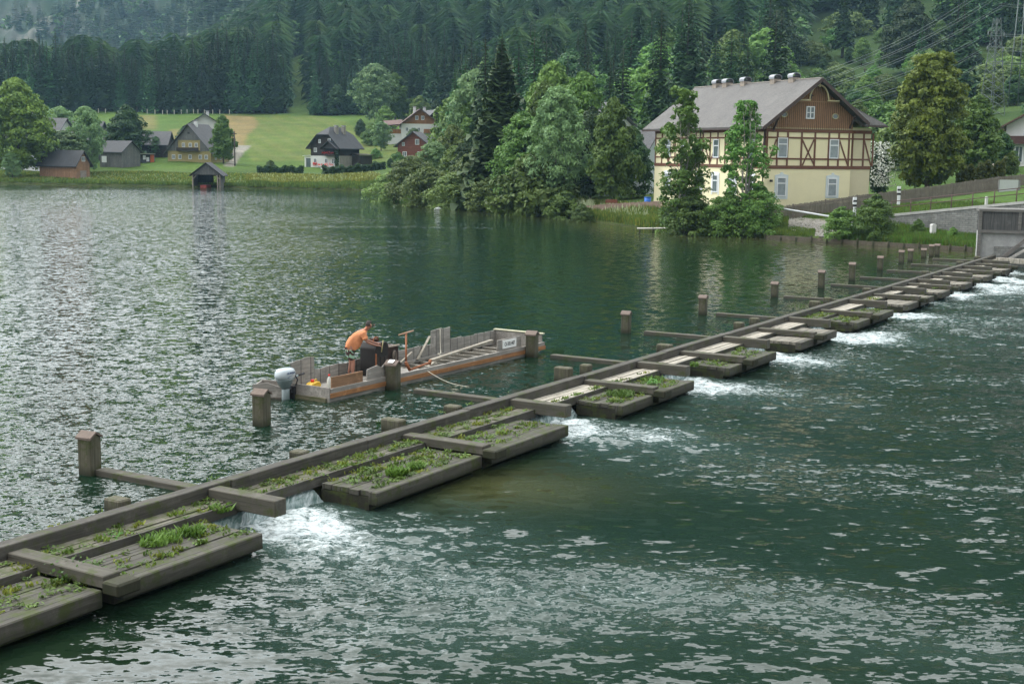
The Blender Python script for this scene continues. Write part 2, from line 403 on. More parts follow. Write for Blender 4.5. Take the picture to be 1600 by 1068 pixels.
# ------------------------------------------------------------ water
def water_mat(name, deep, shallow, a_scale, b_scale, base_amp, big_k, fine_k):
    n = N(name); p = n.pos()
    at = n.n('ShaderNodeVertexColor', _layer_name='state').outputs[0]
    sp = n.n('ShaderNodeSeparateColor', Color=at); chop, foam, shal = sp.outputs[0], sp.outputs[1], sp.outputs[2]
    def slope(vec, scale, detail, dist, off):
        q = n.n('ShaderNodeVectorMath', _operation='ADD'); n.set(q.inputs[0], n.mapv(vec, scale)); q.inputs[1].default_value = (off, off*.7, 0)
        t = n.n('ShaderNodeTexNoise', Vector=q.outputs[0], Scale=1.0, Detail=detail, Roughness=.5, Distortion=dist)
        sb = n.n('ShaderNodeVectorMath', _operation='SUBTRACT'); n.set(sb.inputs[0], t.outputs['Color']); sb.inputs[1].default_value = (.5, .5, .5)
        return sb.outputs[0]
    def scl(v, k):
        q = n.n('ShaderNodeVectorMath', _operation='SCALE'); n.set(q.inputs[0], v); n.set(q.inputs[3], k); return q.outputs[0]
    def addv(a, b):
        q = n.n('ShaderNodeVectorMath', _operation='ADD'); n.set(q.inputs[0], a); n.set(q.inputs[1], b); return q.outputs[0]
    c2 = n.math('MULTIPLY', chop, chop)
    sl = addv(scl(slope(p, a_scale, 0, .2, 0), n.math('ADD', base_amp, n.math('MULTIPLY', chop, big_k))),
         addv(scl(slope(p, b_scale, 1, .3, 31), n.math('MULTIPLY', chop, fine_k)), scl(slope(p, (13, 18, 13), 2, .5, 77), n.math('MULTIPLY', c2, .75))))
    flat = n.n('ShaderNodeVectorMath', _operation='MULTIPLY'); n.set(flat.inputs[0], sl); flat.inputs[1].default_value = (1, 1, 0)
    nn_ = n.n('ShaderNodeVectorMath', _operation='NORMALIZE'); n.set(nn_.inputs[0], addv(n.n('ShaderNodeNewGeometry').outputs['Normal'], flat.outputs[0]))
    bp = nn_.outputs[0]
    fn = n.noise(n.mapv(p, (.75, 1.25, 1)), 3.0, 8, .74, 1.6); fn2 = n.noise(n.mapv(p, (1, 1, 1)), 11.0, 5, .7, .8)
    fm = n.math('ADD', n.math('MULTIPLY', fn, .65), n.math('MULTIPLY', fn2, .35))
    th = n.math('SUBTRACT', .78, n.math('MULTIPLY', foam, .33))
    mask = n.ramp(n.math('MULTIPLY', n.math('SUBTRACT', fm, th), 6.0, ), [(0, (0, 0, 0)), (1, (1, 1, 1))])
    base = n.mix(shal, deep, shallow)
    base = n.mix(n.math('MULTIPLY', foam, .35, True), base, (.10, .16, .15))
    col = n.mix(mask, base, (.50, .55, .56))
    rg = n.math('ADD', .035, n.math('MULTIPLY', mask, .6))
    return n.pbr(col, rg, bp, 0, .5, IOR=1.333)
def build_water():
    # lake, upstream of the crest
    def sheet(name, poly_fn, Y, A, z, mat, state, disp):
        AA, YY = np.meshgrid(A, Y, indexing='ij'); XX = AA*YY
        u = (XX-WO[0])*WU[0]+(YY-WO[1])*WU[1]; v = (XX-WO[0])*WV[0]+(YY-WO[1])*WV[1]
        st = state(XX, YY, u, v); ZZ = z + disp(XX, YY, u, v, st)
        na, ny = XX.shape; i = np.arange(na-1)[:, None]*ny + np.arange(ny-1)[None, :]
        f = np.stack([i, i+ny, i+ny+1, i+1], -1).reshape(-1, 4)
        keep = poly_fn(u, v); k = keep.reshape(-1); f = f[k[f].all(1)]
        return tag(np_mesh(name, np.stack([XX, YY, ZZ], -1).reshape(-1, 3), f, mat, smooth=True, col={'state': st.reshape(-1, 3)}), kind='structure')
    def geo(a, b, r):
        o = [a]
        while o[-1] < b: o.append(o[-1]*r)
        return np.array(o)
    A = np.linspace(-.75, .75, 900)
    def st_up(X, Y, u, v):
        px = 800+2071*X/Y; n = fbm(X, Y, 1/9., 11); n3 = fbm(X*.35, Y*1.0, 1/22., 12)
        open_ = np.clip((1000-px)/760, 0, 1); near = np.clip((60-Y)/40, 0, 1)
        c = .14 + 1.0*open_*(.75+.5*n) + .3*near
        c *= np.clip(.35+1.3*n3, 0, 1.3)
        dv = np.clip(1-np.abs(v+1.5)/3.2, 0, 1)*np.clip((px-900)/200, 0, 1); c += dv*.3
        t = shore_y(X/Y)-Y; c *= np.clip(t/60, .12, 1)
        lines = np.clip(fbm(X*.12, Y*1.0, 1/5.0, 15)-.62, 0, 1)*9*np.clip((Y-60)/60, 0, 1)*np.clip(t/18, 0, 1)*np.clip((960-px)/200, 0, 1); c += lines*.5
        sh = np.clip(1-t/26, 0, 1)**1.5*.9
        return np.stack([np.clip(c, .05, 1.2), 0*X, sh], -1)
    mu = water_mat('lake_water', (.005, .019, .010), (.055, .058, .022), (2.4, 2.8, 1), (7.0, 8.0, 3), .16, .38, 1.12)
    sheet('lake_water', lambda u, v: (v < .32), geo(11, 262, 1.0075), A, 0.0, mu, st_up, lambda X, Y, u, v, s: 0*X)
    # river, downstream
    def st_dn(X, Y, u, v):
        px = 800+2071*X/Y
        foam = 0*X; chop = 0*X + .10
        nn = fbm(X, Y, 1/2.2, 21); n3 = fbm(u*.9+3, v*.35, 1/2.6, 22)
        for gu, w0, k in GAPS:
            # jets fan out and drift towards the near side
            vv = np.clip(v-.9, 0, 60); cu = gu - .10*vv - .006*vv*vv*np.sign(gu+50); w = w0+.30*vv
            prof = np.exp(-((u-cu)/w)**2)
            near = np.exp(-np.clip(vv-1.0, 0, 99)/3.5)
            foam += prof*near*k*(.55+.75*nn)*1.1
            chop += prof*np.exp(-vv/11.0)*.95*(.3+n3)
        far = np.clip((px-1050)/250, 0, 1)*np.clip((Y-42)/16, 0, 1); chop += far*.30*(.2+n3*1.4)
        foam += far*.55*np.clip(n3-.28, 0, 1)*1.8
        band = np.exp(-((Y-19.5+.10*X-1.2*np.sin(X*.5))/1.7)**2)*np.clip((X+6)/5, 0, 1); chop += band*.5*(.2+n3)
        foam += band*.34*(.3+nn)
        chop += .42*np.clip((3-X)/6, 0, 1)*np.clip((24-Y)/6, 0, 1)
        n5 = fbm(X*.22+.1*Y, Y*1.5, 1/2.4, 27); edge = np.exp(-((v-3.3)/1.5)**2)*np.clip((u-9)/4, 0, 1)
        foam += edge*np.clip(n3+nn-.78, 0, 1)*.62; chop += edge*.5*n3
        chop = chop*(.35+1.3*np.clip(n5*1.6-.3, 0, 1.4)); foam += np.clip(n5-.60, 0, 1)*1.2*np.clip((v-3)/3, 0, 1)*np.exp(-v/26)
        eddy = np.exp(-(((X-2.7)/3.1)**2+((Y-25.3)/1.9)**2)); chop *= 1-.85*eddy; foam *= 1-.9*eddy
        sh = .75*np.exp(-(((X+.0)/2.2)**2+((Y-27.2)/1.7)**2)) + .1*nn
        near = (v < 3.0) | (v > 0)
        return np.stack([np.clip(chop, .07, 1.25), np.clip(foam, 0, 1.15), np.clip(sh, 0, 1)], -1)
    def dz(X, Y, u, v, s):
        f = np.clip(s[..., 1], 0, 1); a = fbm(X, Y, 1/.55, 31)-.5; b = fbm(X, Y, 1/1.7, 32)-.5
        z = f*(a*.26 + b*.12)*np.clip((v-.5)/.6, 0, 1) + s[..., 0]*b*.10
        for gu, w0, k in GAPS:      # the hump of water where each fall lands
            z = z + .05*np.exp(-((u-gu)/(w0*1.1))**2-((v-1.9)/.9)**2)
        return z
    md = water_mat('river_water', (.004, .014, .007), (.045, .048, .018), (1.5, 3.2, 1), (5.0, 10.0, 3), .29, .16, 1.15)
    sheet('river_water', lambda u, v: (v > .2), geo(10, 125, 1.0042), np.linspace(-.62, .62, 1000), ZD, md, st_dn, dz)
build_water()
# falls themselves: sheets sliding over the sill in every open bay
def build_falls():
    nt_ = N('falling_water'); c = nt_.coord()
    f = nt_.noise(nt_.mapv(c, (9, 2.0, 2.0)), 1.0, 6, .7, .8)
    cc = nt_.ramp(f, [(.38, (.05, .10, .09)), (.56, (.22, .27, .27)), (.72, (.60, .64, .65))])
    m = nt_.pbr(cc, nt_.ramp(f, [(.4, (.08,)*3), (.7, (.5,)*3)]), nt_.bump(f, .7, .05), 0, .5, IOR=1.33)
    for k, (gu, w, s) in enumerate(GAPS):
        lo = max([p[1] for p in PLATS if p[1] < gu+.5] + [-99]); hi = min([p[0] for p in PLATS if p[0] > gu-.5] + [99])
        lo = max(lo, gu-3); hi = min(hi, gu+3)
        nu, nv = int((hi-lo)*10)+2, 14
        us = np.linspace(lo+.04, hi-.04, nu); ts = np.linspace(0, 1, nv)
        UU, TT = np.meshgrid(us, ts, indexing='ij')
        VV = .935 + .42*TT + .06*np.sin(UU*9)*TT; a = fbm(UU*1.0, TT*2, 4., 40+k)-.5
        Z = -.26 - (.40)*TT**1.3 + a*.22*TT + .02
        x = WO[0]+WU[0]*UU+WV[0]*VV; y = WO[1]+WU[1]*UU+WV[1]*VV
        v = np.stack([x, y, Z], -1).reshape(-1, 3); i = np.arange(nu-1)[:, None]*nv+np.arange(nv-1)[None]
        f_ = np.stack([i, i+nv, i+nv+1, i+1], -1).reshape(-1, 4)
        tag(np_mesh('falling_water', v, f_, m, smooth=True), kind='structure')
build_falls()
# ------------------------------------------------------------ vegetation generators
def leaf_quads(pts, nrm, size, r, aspect=1.5):
    "one small bent-free blade per point, lying across its normal"
    n = len(pts)
    t = r.normal(size=(n, 3)); t -= (t*nrm).sum(1)[:, None]*nrm; t /= np.linalg.norm(t, axis=1)[:, None]+1e-9
    b = np.cross(nrm, t); s = size*(.6+.8*r.random(n))[:, None]
    v = np.stack([pts - t*s*aspect*.5, pts + b*s*.42, pts + t*s*aspect*.5, pts - b*s*.42], 1).reshape(-1, 3)
    f = np.arange(4*n).reshape(-1, 4)
    return v, f
def unit(v): return v/(np.linalg.norm(v, axis=-1, keepdims=True)+1e-9)
def crown_leaves(h, rad, prof, z0, ncl, per, lsize, seed, flat=.7, up=.35, clr=.2):
    "crown of leaf clumps: prof(t) gives the relative half-width at t in 0..1 of the crown height"
    r = np.random.default_rng(seed); P_, N_ = [], []; cl = []
    for k in range(ncl):
        t = r.random()**.85; w = prof(t)
        if w < .05 and r.random() < .5: continue
        ang = r.random()*2*math.pi; q = math.sqrt(r.random()); q = .35+.65*q if r.random() < .85 else q*.5
        lob = 1+.16*math.sin(3*ang+seed)+.12*math.sin(5*ang+t*7+seed*2)
        c = np.array([math.cos(ang)*rad*w*q*lob, math.sin(ang)*rad*w*q*lob, z0+(h-z0)*t])
        rc = rad*clr*(.6+.8*r.random())*(.55+.5*w); cl.append((c, rc))
        m = int(per*(.5+r.random()))
        d = unit(r.normal(size=(m, 3))); d[:, 2] = np.where((d[:, 2] < -.2) & (r.random(m) < .7), -d[:, 2], d[:, 2])
        rr = rc*(.55+.5*r.random(m)**.5)[:, None]
        p = c + d*rr*np.array([1, 1, flat])
        out = unit(c-np.array([0, 0, c[2]-.01])+1e-6)
        n = unit(d*.7 + r.normal(size=(m, 3))*.55 + np.array([0, 0, up]) + out*.25)
        P_.append(p); N_.append(n)
    p = np.concatenate(P_); n = np.concatenate(N_)
    v, f = leaf_quads(p, n, lsize, r)
    return v, f, cl
def limbs(cl, h, z0, r0, seed, nl=9, lean=0, forks=1):
    "tapered trunk(s) and limbs that reach into the clumps"
    r = random.Random(seed); mb = MB()
    for s in range(forks):
        dx = 0 if forks == 1 else r.uniform(-.9, .9)*.12*h; dy = 0 if forks == 1 else r.uniform(-.5, .5)*.1*h
        pts = []; b0 = (dx*.25, dy*.25)
        for i in range(7):
            t = i/6; pts.append((b0[0]+dx*t+math.sin(i*1.3+seed)*h*.006, b0[1]+dy*t+math.cos(i*1.7+seed)*h*.006, -.2+t*h*.86))
        mb.tube(pts, [r0/(forks**.5)*(1.25 if i == 0 else 1)*(1-.88*i/6) for i in range(7)], 8)
        for c, rc in r.sample(cl, min(nl, len(cl))):
            zb = max(z0*.7, c[2]-abs(Vector((c[0], c[1])).length)*.9-.3); t = min(.9, zb/(h*.86))
            b = Vector((b0[0]+dx*t, b0[1]+dy*t, zb)); e = Vector(c); m_ = (b+e)/2 + Vector((0, 0, .06*h*r.random()))
            rr = r0*.38*(1-t*.7)/(forks**.5)
            mb.tube([b, m_, e], [rr, rr*.6, rr*.15], 5)
    return mb
def P_round(t): return math.sin(math.pi*min(1, max(0, t*.92+.08)))**.6
def P_oval(t): return (math.sin(math.pi*(t*.9+.1)**.75))**.7 if t < 1 else 0
def P_cone(t): return (1-t)**.8*.95+.08
def P_wide(t): return 1.0 if t < .35 else max(.05, math.cos((t-.35)/.65*math.pi/2))**.7
BARK = wood('bark', (.11, .09, .07), axis=2, var=.5, scale=.6)
BARKG = wood('bark_grey', (.26, .25, .22), axis=2, var=.35, scale=.6)
PROTO = {}
def broadleaf(key, h, rad, prof, z0, ncl, per, ls, seed, mat, bark=None, forks=1, clr=.2, nl=9, flat=.7):
    v, f, cl = crown_leaves(h, rad, prof, z0, ncl, per, ls, seed, clr=clr, flat=flat)
    root = thing(key, (0, 0, 0))
    np_mesh('crown', v, f, mat, root)
    limbs(cl, h, z0, h*.017+.05, seed, nl, forks=forks).build('trunk', bark or BARK, root)
    PROTO[key] = dict(root=root, h=h, rad=rad, used=False); return root
def spruce_arrays(h, rad, levels, per, seed, twigs=4, ragged=.25, z0=.08, droop=.35):
    r = np.random.default_rng(seed); V = []; Fc = []; b = 0
    for L in range(levels):
        t = (L+.5*r.random())/levels; z = h*(z0+(1-z0)*t); w = rad*((1-t)**.85)*(1-ragged*r.random())+.02*rad
        for k in range(per):
            a = 2*math.pi*(k+r.random()*.8)/per + L*1.1; l = w*(.75+.4*r.random()); d = np.array([math.cos(a), math.sin(a), 0]); s = np.array([-d[1], d[0], 0])
            up = .18 if t > .6 else -.05
            base = np.array([0, 0, z]); mid = base+d*l*.55+np.array([0, 0, (up-droop*.3)*l]); tip = base+d*l+np.array([0, 0, (up-droop)*l])
            wd_ = l*.20+.12
            # two fans per bough
            V += [base, mid+s*wd_-[0,0,.05*l], tip, mid-s*wd_-[0,0,.05*l]]; Fc.append((b, b+1, b+2, b+3)); b += 4
            for q in range(twigs):
                c = base+(tip-base)*(.3+.65*r.random()); sd = s*(1 if q % 2 else -1)*wd_*(1.0+1.0*r.random())
                e = c+sd+d*l*.12-np.array([0, 0, (.10+.18*r.random())*l+.1]); g = c+d*l*.16
                V += [c-d*.06*l, e, g+sd*.35-[0,0,.16*l], g]; Fc.append((b, b+1, b+2, b+3)); b += 4
    # leader
    V += [np.array([.05*rad, 0, h*.9]), np.array([0, 0, h*1.02]), np.array([-.05*rad, 0, h*.9]), np.array([0, .05*rad, h*.88])]; Fc.append((b, b+1, b+2, b+3))
    return np.array(V), np.array(Fc)
def spruce(key, h, rad, levels, per, seed, mat, twigs=4, ragged=.25, z0=.08, bare=0):
    v, f = spruce_arrays(h, rad, levels, per, seed, twigs, ragged, z0)
    root = thing(key, (0, 0, 0)); np_mesh('crown', v, f, mat, root)
    m = MB(); m.tube([(0, 0, -.3), (0, 0, h*.5), (0, 0, h*.98)], [h*.014+.06, h*.009+.03, .02], 7); m.build('trunk', BARK, root)
    PROTO[key] = dict(root=root, h=h, rad=rad, used=False); return root
def put(key, loc, h, label, cat='tree', group=None, width=1.0, rz=None, name=None, tilt=0):
    "stand a tree of prototype `key` h metres tall at loc (first use moves the prototype)"
    p = PROTO[key]
    if not p['used']: o = p['root']; p['used'] = True
    else: o = copy_tree(p['root'])
    s = h/p['h']; o.location = [float(c) for c in loc]; o.scale = (s*width, s*width, s)
    o.rotation_euler = (tilt, 0, random.uniform(0, 6.28) if rz is None else rz)
    if name: o.name = name
    return tag(o, label, cat, group)

L_DARK = leafmat('spruce_needles', (.042, .102, .036), .4, .08, .08)
L_DARK2 = leafmat('spruce_needles_near', (.048, .095, .028), .4, .05, .1)
L_GREEN = leafmat('leaf_green', (.098, .182, .038), .4, .12)
L_GREY = leafmat('leaf_willow', (.125, .205, .085), .3, .04)
L_YEL = leafmat('leaf_chestnut', (.130, .180, .030), .5, .02)
L_LIGHT = leafmat('leaf_light', (.13, .22, .05), .35, .12)
L_BUSH = leafmat('leaf_bush', (.135, .205, .055), .35, .04)
L_DEEP = leafmat('leaf_deep', (.042, .092, .030), .4, .08)

spruce('spruce_tree', 24, 4.4, 40, 9, 1, L_DARK, 3)
spruce('spruce_tree.v2', 24, 5.0, 34, 9, 2, L_DARK, 3, .4)
spruce('spruce_tree.v3', 24, 3.7, 38, 8, 3, L_DARK, 3, .3, .18)
PROTO['spA'] = PROTO['spruce_tree']; PROTO['spB'] = PROTO['spruce_tree.v2']; PROTO['spC'] = PROTO['spruce_tree.v3']
broadleaf('bl_round', 14, 5.2, P_round, 2.2, 230, 75, .42, 5, L_GREEN, clr=.24)
broadleaf('bl_oval', 16, 4.6, P_oval, 2.0, 240, 75, .42, 6, L_GREEN, clr=.24)
broadleaf('bl_light', 12, 4.2, P_oval, 1.6, 200, 70, .36, 8, L_LIGHT, clr=.24)
broadleaf('bl_grey', 12, 4.4, P_round, 1.2, 220, 70, .30, 9, L_GREY, clr=.22)
broadleaf('bl_dark', 14, 4.8, P_oval, 1.0, 260, 80, .38, 10, L_DEEP, clr=.24)
broadleaf('bush', 4, 2.5, P_wide, .1, 130, 70, .20, 12, L_BUSH, clr=.26, nl=5)
broadleaf('bush_green', 4, 2.4, P_wide, .1, 130, 70, .22, 13, L_GREEN, clr=.26, nl=5)
for k in ('bl_round', 'bl_oval', 'bl_light', 'bl_grey', 'bl_dark'): PROTO[k]['root'].name = 'broadleaf_tree'
for k in ('bush', 'bush_green'): PROTO[k]['root'].name = 'shrub'

# forest edge behind the meadow: every tree of the front rows
def forest_edge():
    r = random.Random(3); n = 0
    ed = 'dark spruce in the front row of the forest edge behind the meadow'
    for row in range(3):
        if row == 1: continue
        px = -25.0
        while px < 700:
            w = 10.5 if row == 0 else 13
            px += w*(.6+.8*r.random())
            if 441 < px < 489: continue
            y = 449+row*7+r.uniform(-2, 5)+ (max(0, px-560)*-.35 if row == 0 else 0)
            base_h = 21.5 + 3.5*math.sin(px*.021+.5) + (row*1.2) + r.uniform(-4.5, 3.5)
            if px < 60: base_h -= 3.5
            if 474 < px < 640: base_h *= .86
            if 340 < px < 450: base_h += 1.5
            p = G(px, y); k = r.choice(['spA', 'spB', 'spC', 'spA'])
            if row == 0 and r.random() < .15 and px > 180: 
                put('bl_dark', p, base_h*.7, 'dark broadleaf tree among the spruces of the forest edge behind the meadow', 'tree', 'broadleaf trees in the forest edge', 1.0)
            else: put(k, p, base_h, ed, 'spruce', 'spruces of the forest edge', 1.0+.25*r.random())
            n += 1
    return n
n_edge = forest_edge()
# nearest spruces on the slope to the right
def slope_trees():
    r = random.Random(8); n = 0
    for _ in range(1600):
        if n >= 190: break
        y = 190+265*r.random()**.8; px = r.uniform(690, 1680)
        if 1240 < px < 1480 and y < 455 and r.random() < .93: continue
        if y < 235 and 1040 < px < 1500: continue
        if 1505 < px < 1610 and y < 330: continue
        p = G(px, y); h = r.uniform(17, 27)
        if r.random() < .3: put(r.choice(['bl_oval', 'bl_light', 'bl_dark']), p, h*.72, 'broadleaf tree on the wooded slope behind the half-timbered house', 'tree', 'broadleaf trees on the near slope')
        else: put(r.choice(['spA', 'spB', 'spC']), p, h, 'tall spruce on the wooded slope behind the half-timbered house', 'spruce', 'spruces on the near slope', .9+.3*r.random())
        n += 1
slope_trees()
# the rest of the wood reads as one mass
def forest_mass():
    r = np.random.default_rng(5); protos = []
    for s in range(6):
        v, f = spruce_arrays(1.0, .15+.02*(s % 3), 24, 6, 50+s, 1, .35, .1, .5); protos.append((v, f, 0))
    for s in range(3):
        v, f, _ = crown_leaves(.72, .2, P_oval, .08, 34, 11, .045, 70+s, clr=.3); protos.append((v, f, 1))
    far = []
    for s in range(4):
        v, f = spruce_arrays(1.0, .17, 12, 5, 90+s, 0, .35, .1, .5); v = v.copy(); far.append((v, f, 0))
    v, f, _ = crown_leaves(.7, .24, P_round, .05, 16, 8, .09, 99, clr=.34); far.append((v, f, 1))
    items = []
    def ok(px, y):
        if 444 < px < 486 and y < 590: return False
        if 1240 < px < 1470 and y < 460: return False
        return True
    # spacing grows with distance
    for (y0, y1, n, p0, p1, pr) in ((466, 560, 1500, -80, 1700, 0), (560, 700, 2100, 200, 1700, 0), (700, 950, 2600, 250, 1700, 1), (350, 466, 420, 760, 1700, 0), (560, 700, 400, -80, 300, 1), (560, 1000, 900, 300, 430, 1), (1000, 2050, 4600, -120, 620, 1)):
        yy = y0+(y1-y0)*r.random(n)**.85; pp = p0+(p1-p0)*r.random(n)
        for px, y in zip(pp, yy):
            if not ok(px, y): continue
            if y > 1000:
                x_ = (px-800)/2071*y
                if fbm(np.array([x_]), np.array([y]), 1/70., 8)[0] > .55 and px < 480: continue
                ys_ = 1130+(px-45)*2.08
                if px < 175 and ys_-14 < y < ys_+26: continue
            items.append((px, y, pr))
    V = []; Fq = []; T = []; b = 0
    for px, y, pr in items:
        g = G(px, y); h = r.uniform(17, 28) if y < 1000 else r.uniform(14, 22)
        if y >= 900: g[2] += min(1, (y-900)/600)*(fbm(np.array([g[0]]), np.array([g[1]]), 1/160., 3)[0]-.5)*130
        bl = r.random() < (.22 if px > 640 else .14)
        lst = far if pr else protos; cand = [q for q in lst if q[2] == (1 if bl else 0)]
        v, f, _k = cand[r.integers(len(cand))]; a = r.random()*6.28; ca, sa = math.cos(a), math.sin(a)
        hh = h*(.9 if bl else 1)
        q = np.empty_like(v); w = hh*(.9+.3*r.random()); q[:, 0] = (v[:, 0]*ca-v[:, 1]*sa)*w+g[0]; q[:, 1] = (v[:, 0]*sa+v[:, 1]*ca)*w+g[1]; q[:, 2] = v[:, 2]*hh+g[2]-.3
        V.append(q); Fq.append(f+b); b += len(v)
        vv = .75+.5*r.random(); t = np.array([1.0, 1.0, 1.0])*vv
        if bl: t = np.array([2.0, 1.9, 1.25])*vv*(.8+.5*r.random())
        elif r.random() < .2: t *= np.array([1.6, 1.35, 1.1])
        T.append(np.broadcast_to(t, (len(v), 3)))
    m = leafmat('forest_needles', (.040, .094, .034), .3, 0, .05, .2, attr=True)
    o = np_mesh('forest', np.concatenate(V), np.concatenate(Fq), m, col={'tint': np.concatenate(T)})
    tag(o, 'dense dark forest of spruces and broadleaf trees covering the mountainside', 'forest', kind='stuff')
forest_mass()
# ------------------------------------------------------------ the weir
W_KERB = wood('weir_kerb', (.070, .065, .056), axis=0, moss=.3, var=.55)
W_DECK = wood('deck_mossy', (.12, .112, .088), axis=0, moss=.55, plank=.29, plank_axis=1, var=.4)
W_DECK2 = wood('deck_bare', (.36, .33, .275), axis=0, moss=.08, plank=.22, plank_axis=1, var=.35)
W_PLAT = wood('platform_mossy', (.082, .077, .064), axis=0, moss=.42, plank=.30, plank_axis=1, var=.5, wet=-.30)
W_PLAT2 = wood('platform_bare', (.22, .20, .165), axis=0, moss=.15, plank=.3, plank_axis=1, var=.35)
W_BEAM = wood('cross_beam_wood', (.080, .074, .060), axis=1, moss=.35, var=.35)
W_POST = wood('post_wood', (.092, .086, .060), axis=2, moss=.42, var=.45, scale=1.0, wet=.10)
W_CAP = wood('post_cap_wood', (.16, .125, .105), axis=0, moss=.0, var=.2)
W_DARK = wood('sill_wet', (.025, .024, .017), axis=0, moss=.5, var=.4)
POSTS = [(141,740,674),(409,664,608),(614,607,563),(831,557,517),(978,520,486),(1098,491,461),(1210,464,440),(1283,450,422),(1331,438,410),(1375,422,400),(1408,411,391),(1422,408,389),(1443,403,388),(1455,401,382),(1464,400,381)]
def loc_uv(u, v, z=0): return (u, -v, z)            # weir-local: x along, y = upstream
def weir_thing(name, u, v, z, label, cat, group=None):
    p = uv(u, v, z); return thing(name, p, WANG, label, cat, group)
where_u = [(-20, 'in the left foreground'), (1, 'left of centre'), (10.5, 'beside the work boat'), (18, 'right of the work boat'), (26, 'in the middle distance'), (34, 'in the far middle distance'), (42, 'towards the right bank'), (52, 'near the right bank'), (60, 'close to the stone abutment')]
ORD = ['nearest', 'second nearest', 'third nearest', 'fourth nearest', 'fifth nearest', 'sixth nearest', 'seventh nearest', 'eighth nearest', 'ninth nearest', 'tenth nearest', 'eleventh nearest', 'twelfth nearest', 'thirteenth nearest', 'fourteenth nearest', 'fifteenth nearest', 'sixteenth nearest', 'seventeenth nearest', 'eighteenth nearest']
def build_weir():
    r = random.Random(4)
    # kerb + sill: one long structure
    w = weir_thing('weir_crest', 0, 0, 0, 'long weathered timber kerb running diagonally across the water from lower left to right bank', 'weir')
    u = -14.0; 
    while u < 73.5:
        L = min(r.uniform(3.8, 6.2), 73.6-u)
        m = MB(); dz = r.uniform(-.012, .012); dv = r.uniform(-.012, .012)
        m.box(u+.006, u+L-.006, -.33+dv, -.06+dv, -.12, .20+dz); m.build('kerb_beam', W_KERB, w, bevel=.015); u += L
    m = MB(); m.box(-14, 73.4, -.93, -.07, -1.4, -.13)
    m.build('sill_wall', W_DARK, w)
    # inner deck panels between successive cross beams
    beams = sorted([(x, 'L') for x in LBEAMS] + [(p[2], 'J') for p in PLATS])
    edges = [-13.5] + [b[0] for b in beams] + [73.3]
    k = 0
    for a, b in zip(edges[:-1], edges[1:]):
        if b-a < .6: continue
        wid = .92+.18*r.random(); mossy = a < 10.6 or 31 < a < 36
        lab = ('mossy green' if mossy else 'pale bare') + ' plank deck strip against the kerb, ' + (ORD[k] if k < 18 else ['nineteenth', 'twentieth', 'twenty-first', 'twenty-second', 'twenty-third', 'twenty-fourth'][k-18]) + ' of the strips'
        if False: lab = 'pale bare plank deck strip against the kerb, %s from the stone abutment' % ['last', 'second', 'third', 'fourth', 'fifth', 'sixth', 'seventh'][max(0, min(6, len(edges)-3-k))]
        t = weir_thing('deck_strip', a, 0, 0, lab, 'deck', 'deck strips behind the weir kerb')
        c0 = .34
        n = 3 if mossy else 4; wv = (wid-c0)/n
        m = MB()
        split = a+(b-a)*r.uniform(.35, .65)
        for q in range(n):
            for s0, s1 in ((a+.12, split-.01), (split+.01, b-.12)):
                zt = -.03 + r.uniform(-.012, .012)
                m.box(s0-a, s1-a, -(c0+wv*(q+1)-.008), -(c0+wv*q+.008), zt-.07, zt)
        m.build('planks', W_DECK if mossy else W_DECK2, t)
        m = MB(); m.box(.11, b-a-.11, -(wid+.045), -(wid+.003), -.22, -.015); m.build('edge_board', W_KERB, t); k += 1
    # cross beams
    for i, ub in enumerate(LBEAMS):
        off = -.14*(ub > 1)*0
        t = weir_thing('cross_beam', ub, 0, 0, 'long square timber cross beam from a post over the kerb, %s of the long beams' % ORD[i], 'beam', 'long cross beams of the weir')
        m = MB(); e = 2.0 if i != 2 else 2.0
        m.box(-.14, .14, -(-.07), 2.75, -.14, .115); m.build('upstream_beam', W_BEAM, t, bevel=.012)
        m = MB(); m.box(-.16, .16, -e, -.345, -.14, .17); m.build('downstream_beam', W_BEAM, t, bevel=.015)
    for i, pl in enumerate(PLATS):
        ub = pl[2]
        t = weir_thing('joint_beam', ub, 0, 0, 'flat timber beam joining two plank platforms, %s of the joint beams' % ORD[i], 'beam', 'joint beams between the platforms')
        m = MB(); m.box(-.17, .17, -2.55, -.35, -.10, .10); m.build('beam', W_BEAM, t, bevel=.015)
        m = MB(); m.box(-.23, .25, -2.92, -2.56, -.16, .045); m.build('end_block', W_POST, t, bevel=.03)
        # platforms each side of the joint
        for (s0, s1) in ((pl[0], ub-.19), (ub+.19, pl[1])):
            if s1-s0 < .3: continue
            mossy = (i < 4) or i == 5
            side = 'near' if s0 < ub-.1 and s1 < ub else 'far'
            t2 = weir_thing('plank_platform', s0, 0, 0, '%s plank platform, %s side of the %s joint beam' % ('mossy weed-grown' if mossy else 'pale bare', side, ORD[i]), 'platform', 'plank platforms of the weir')
            L = s1-s0; mt = W_PLAT if mossy else W_PLAT2
            m = MB(); n = 5 if i < 4 else 6; v0, v1 = (1.14, 2.32) 
            wv = (v1-v0)/n
            for q in range(n):
                zt = -.12+r.uniform(-.010, .010); rg = 0 if s0 > ub else 0
                m.box(r.uniform(0, .05), L-r.uniform(0, .05), -(v0+wv*(q+1)-.007), -(v0+wv*q+.007), zt-.1, zt)
            m.build('planks', mt, t2, bevel=0)
            m = MB(); m.box(0, L, -2.55, -2.325, -.385, -.105); m.build('edge_beam', W_PLAT if mossy else W_KERB, t2, bevel=.02)
            m = MB(); m.box(.03, L-.03, -2.322, -1.13, -.5, -.235); m.build('underframe', W_DARK, t2)
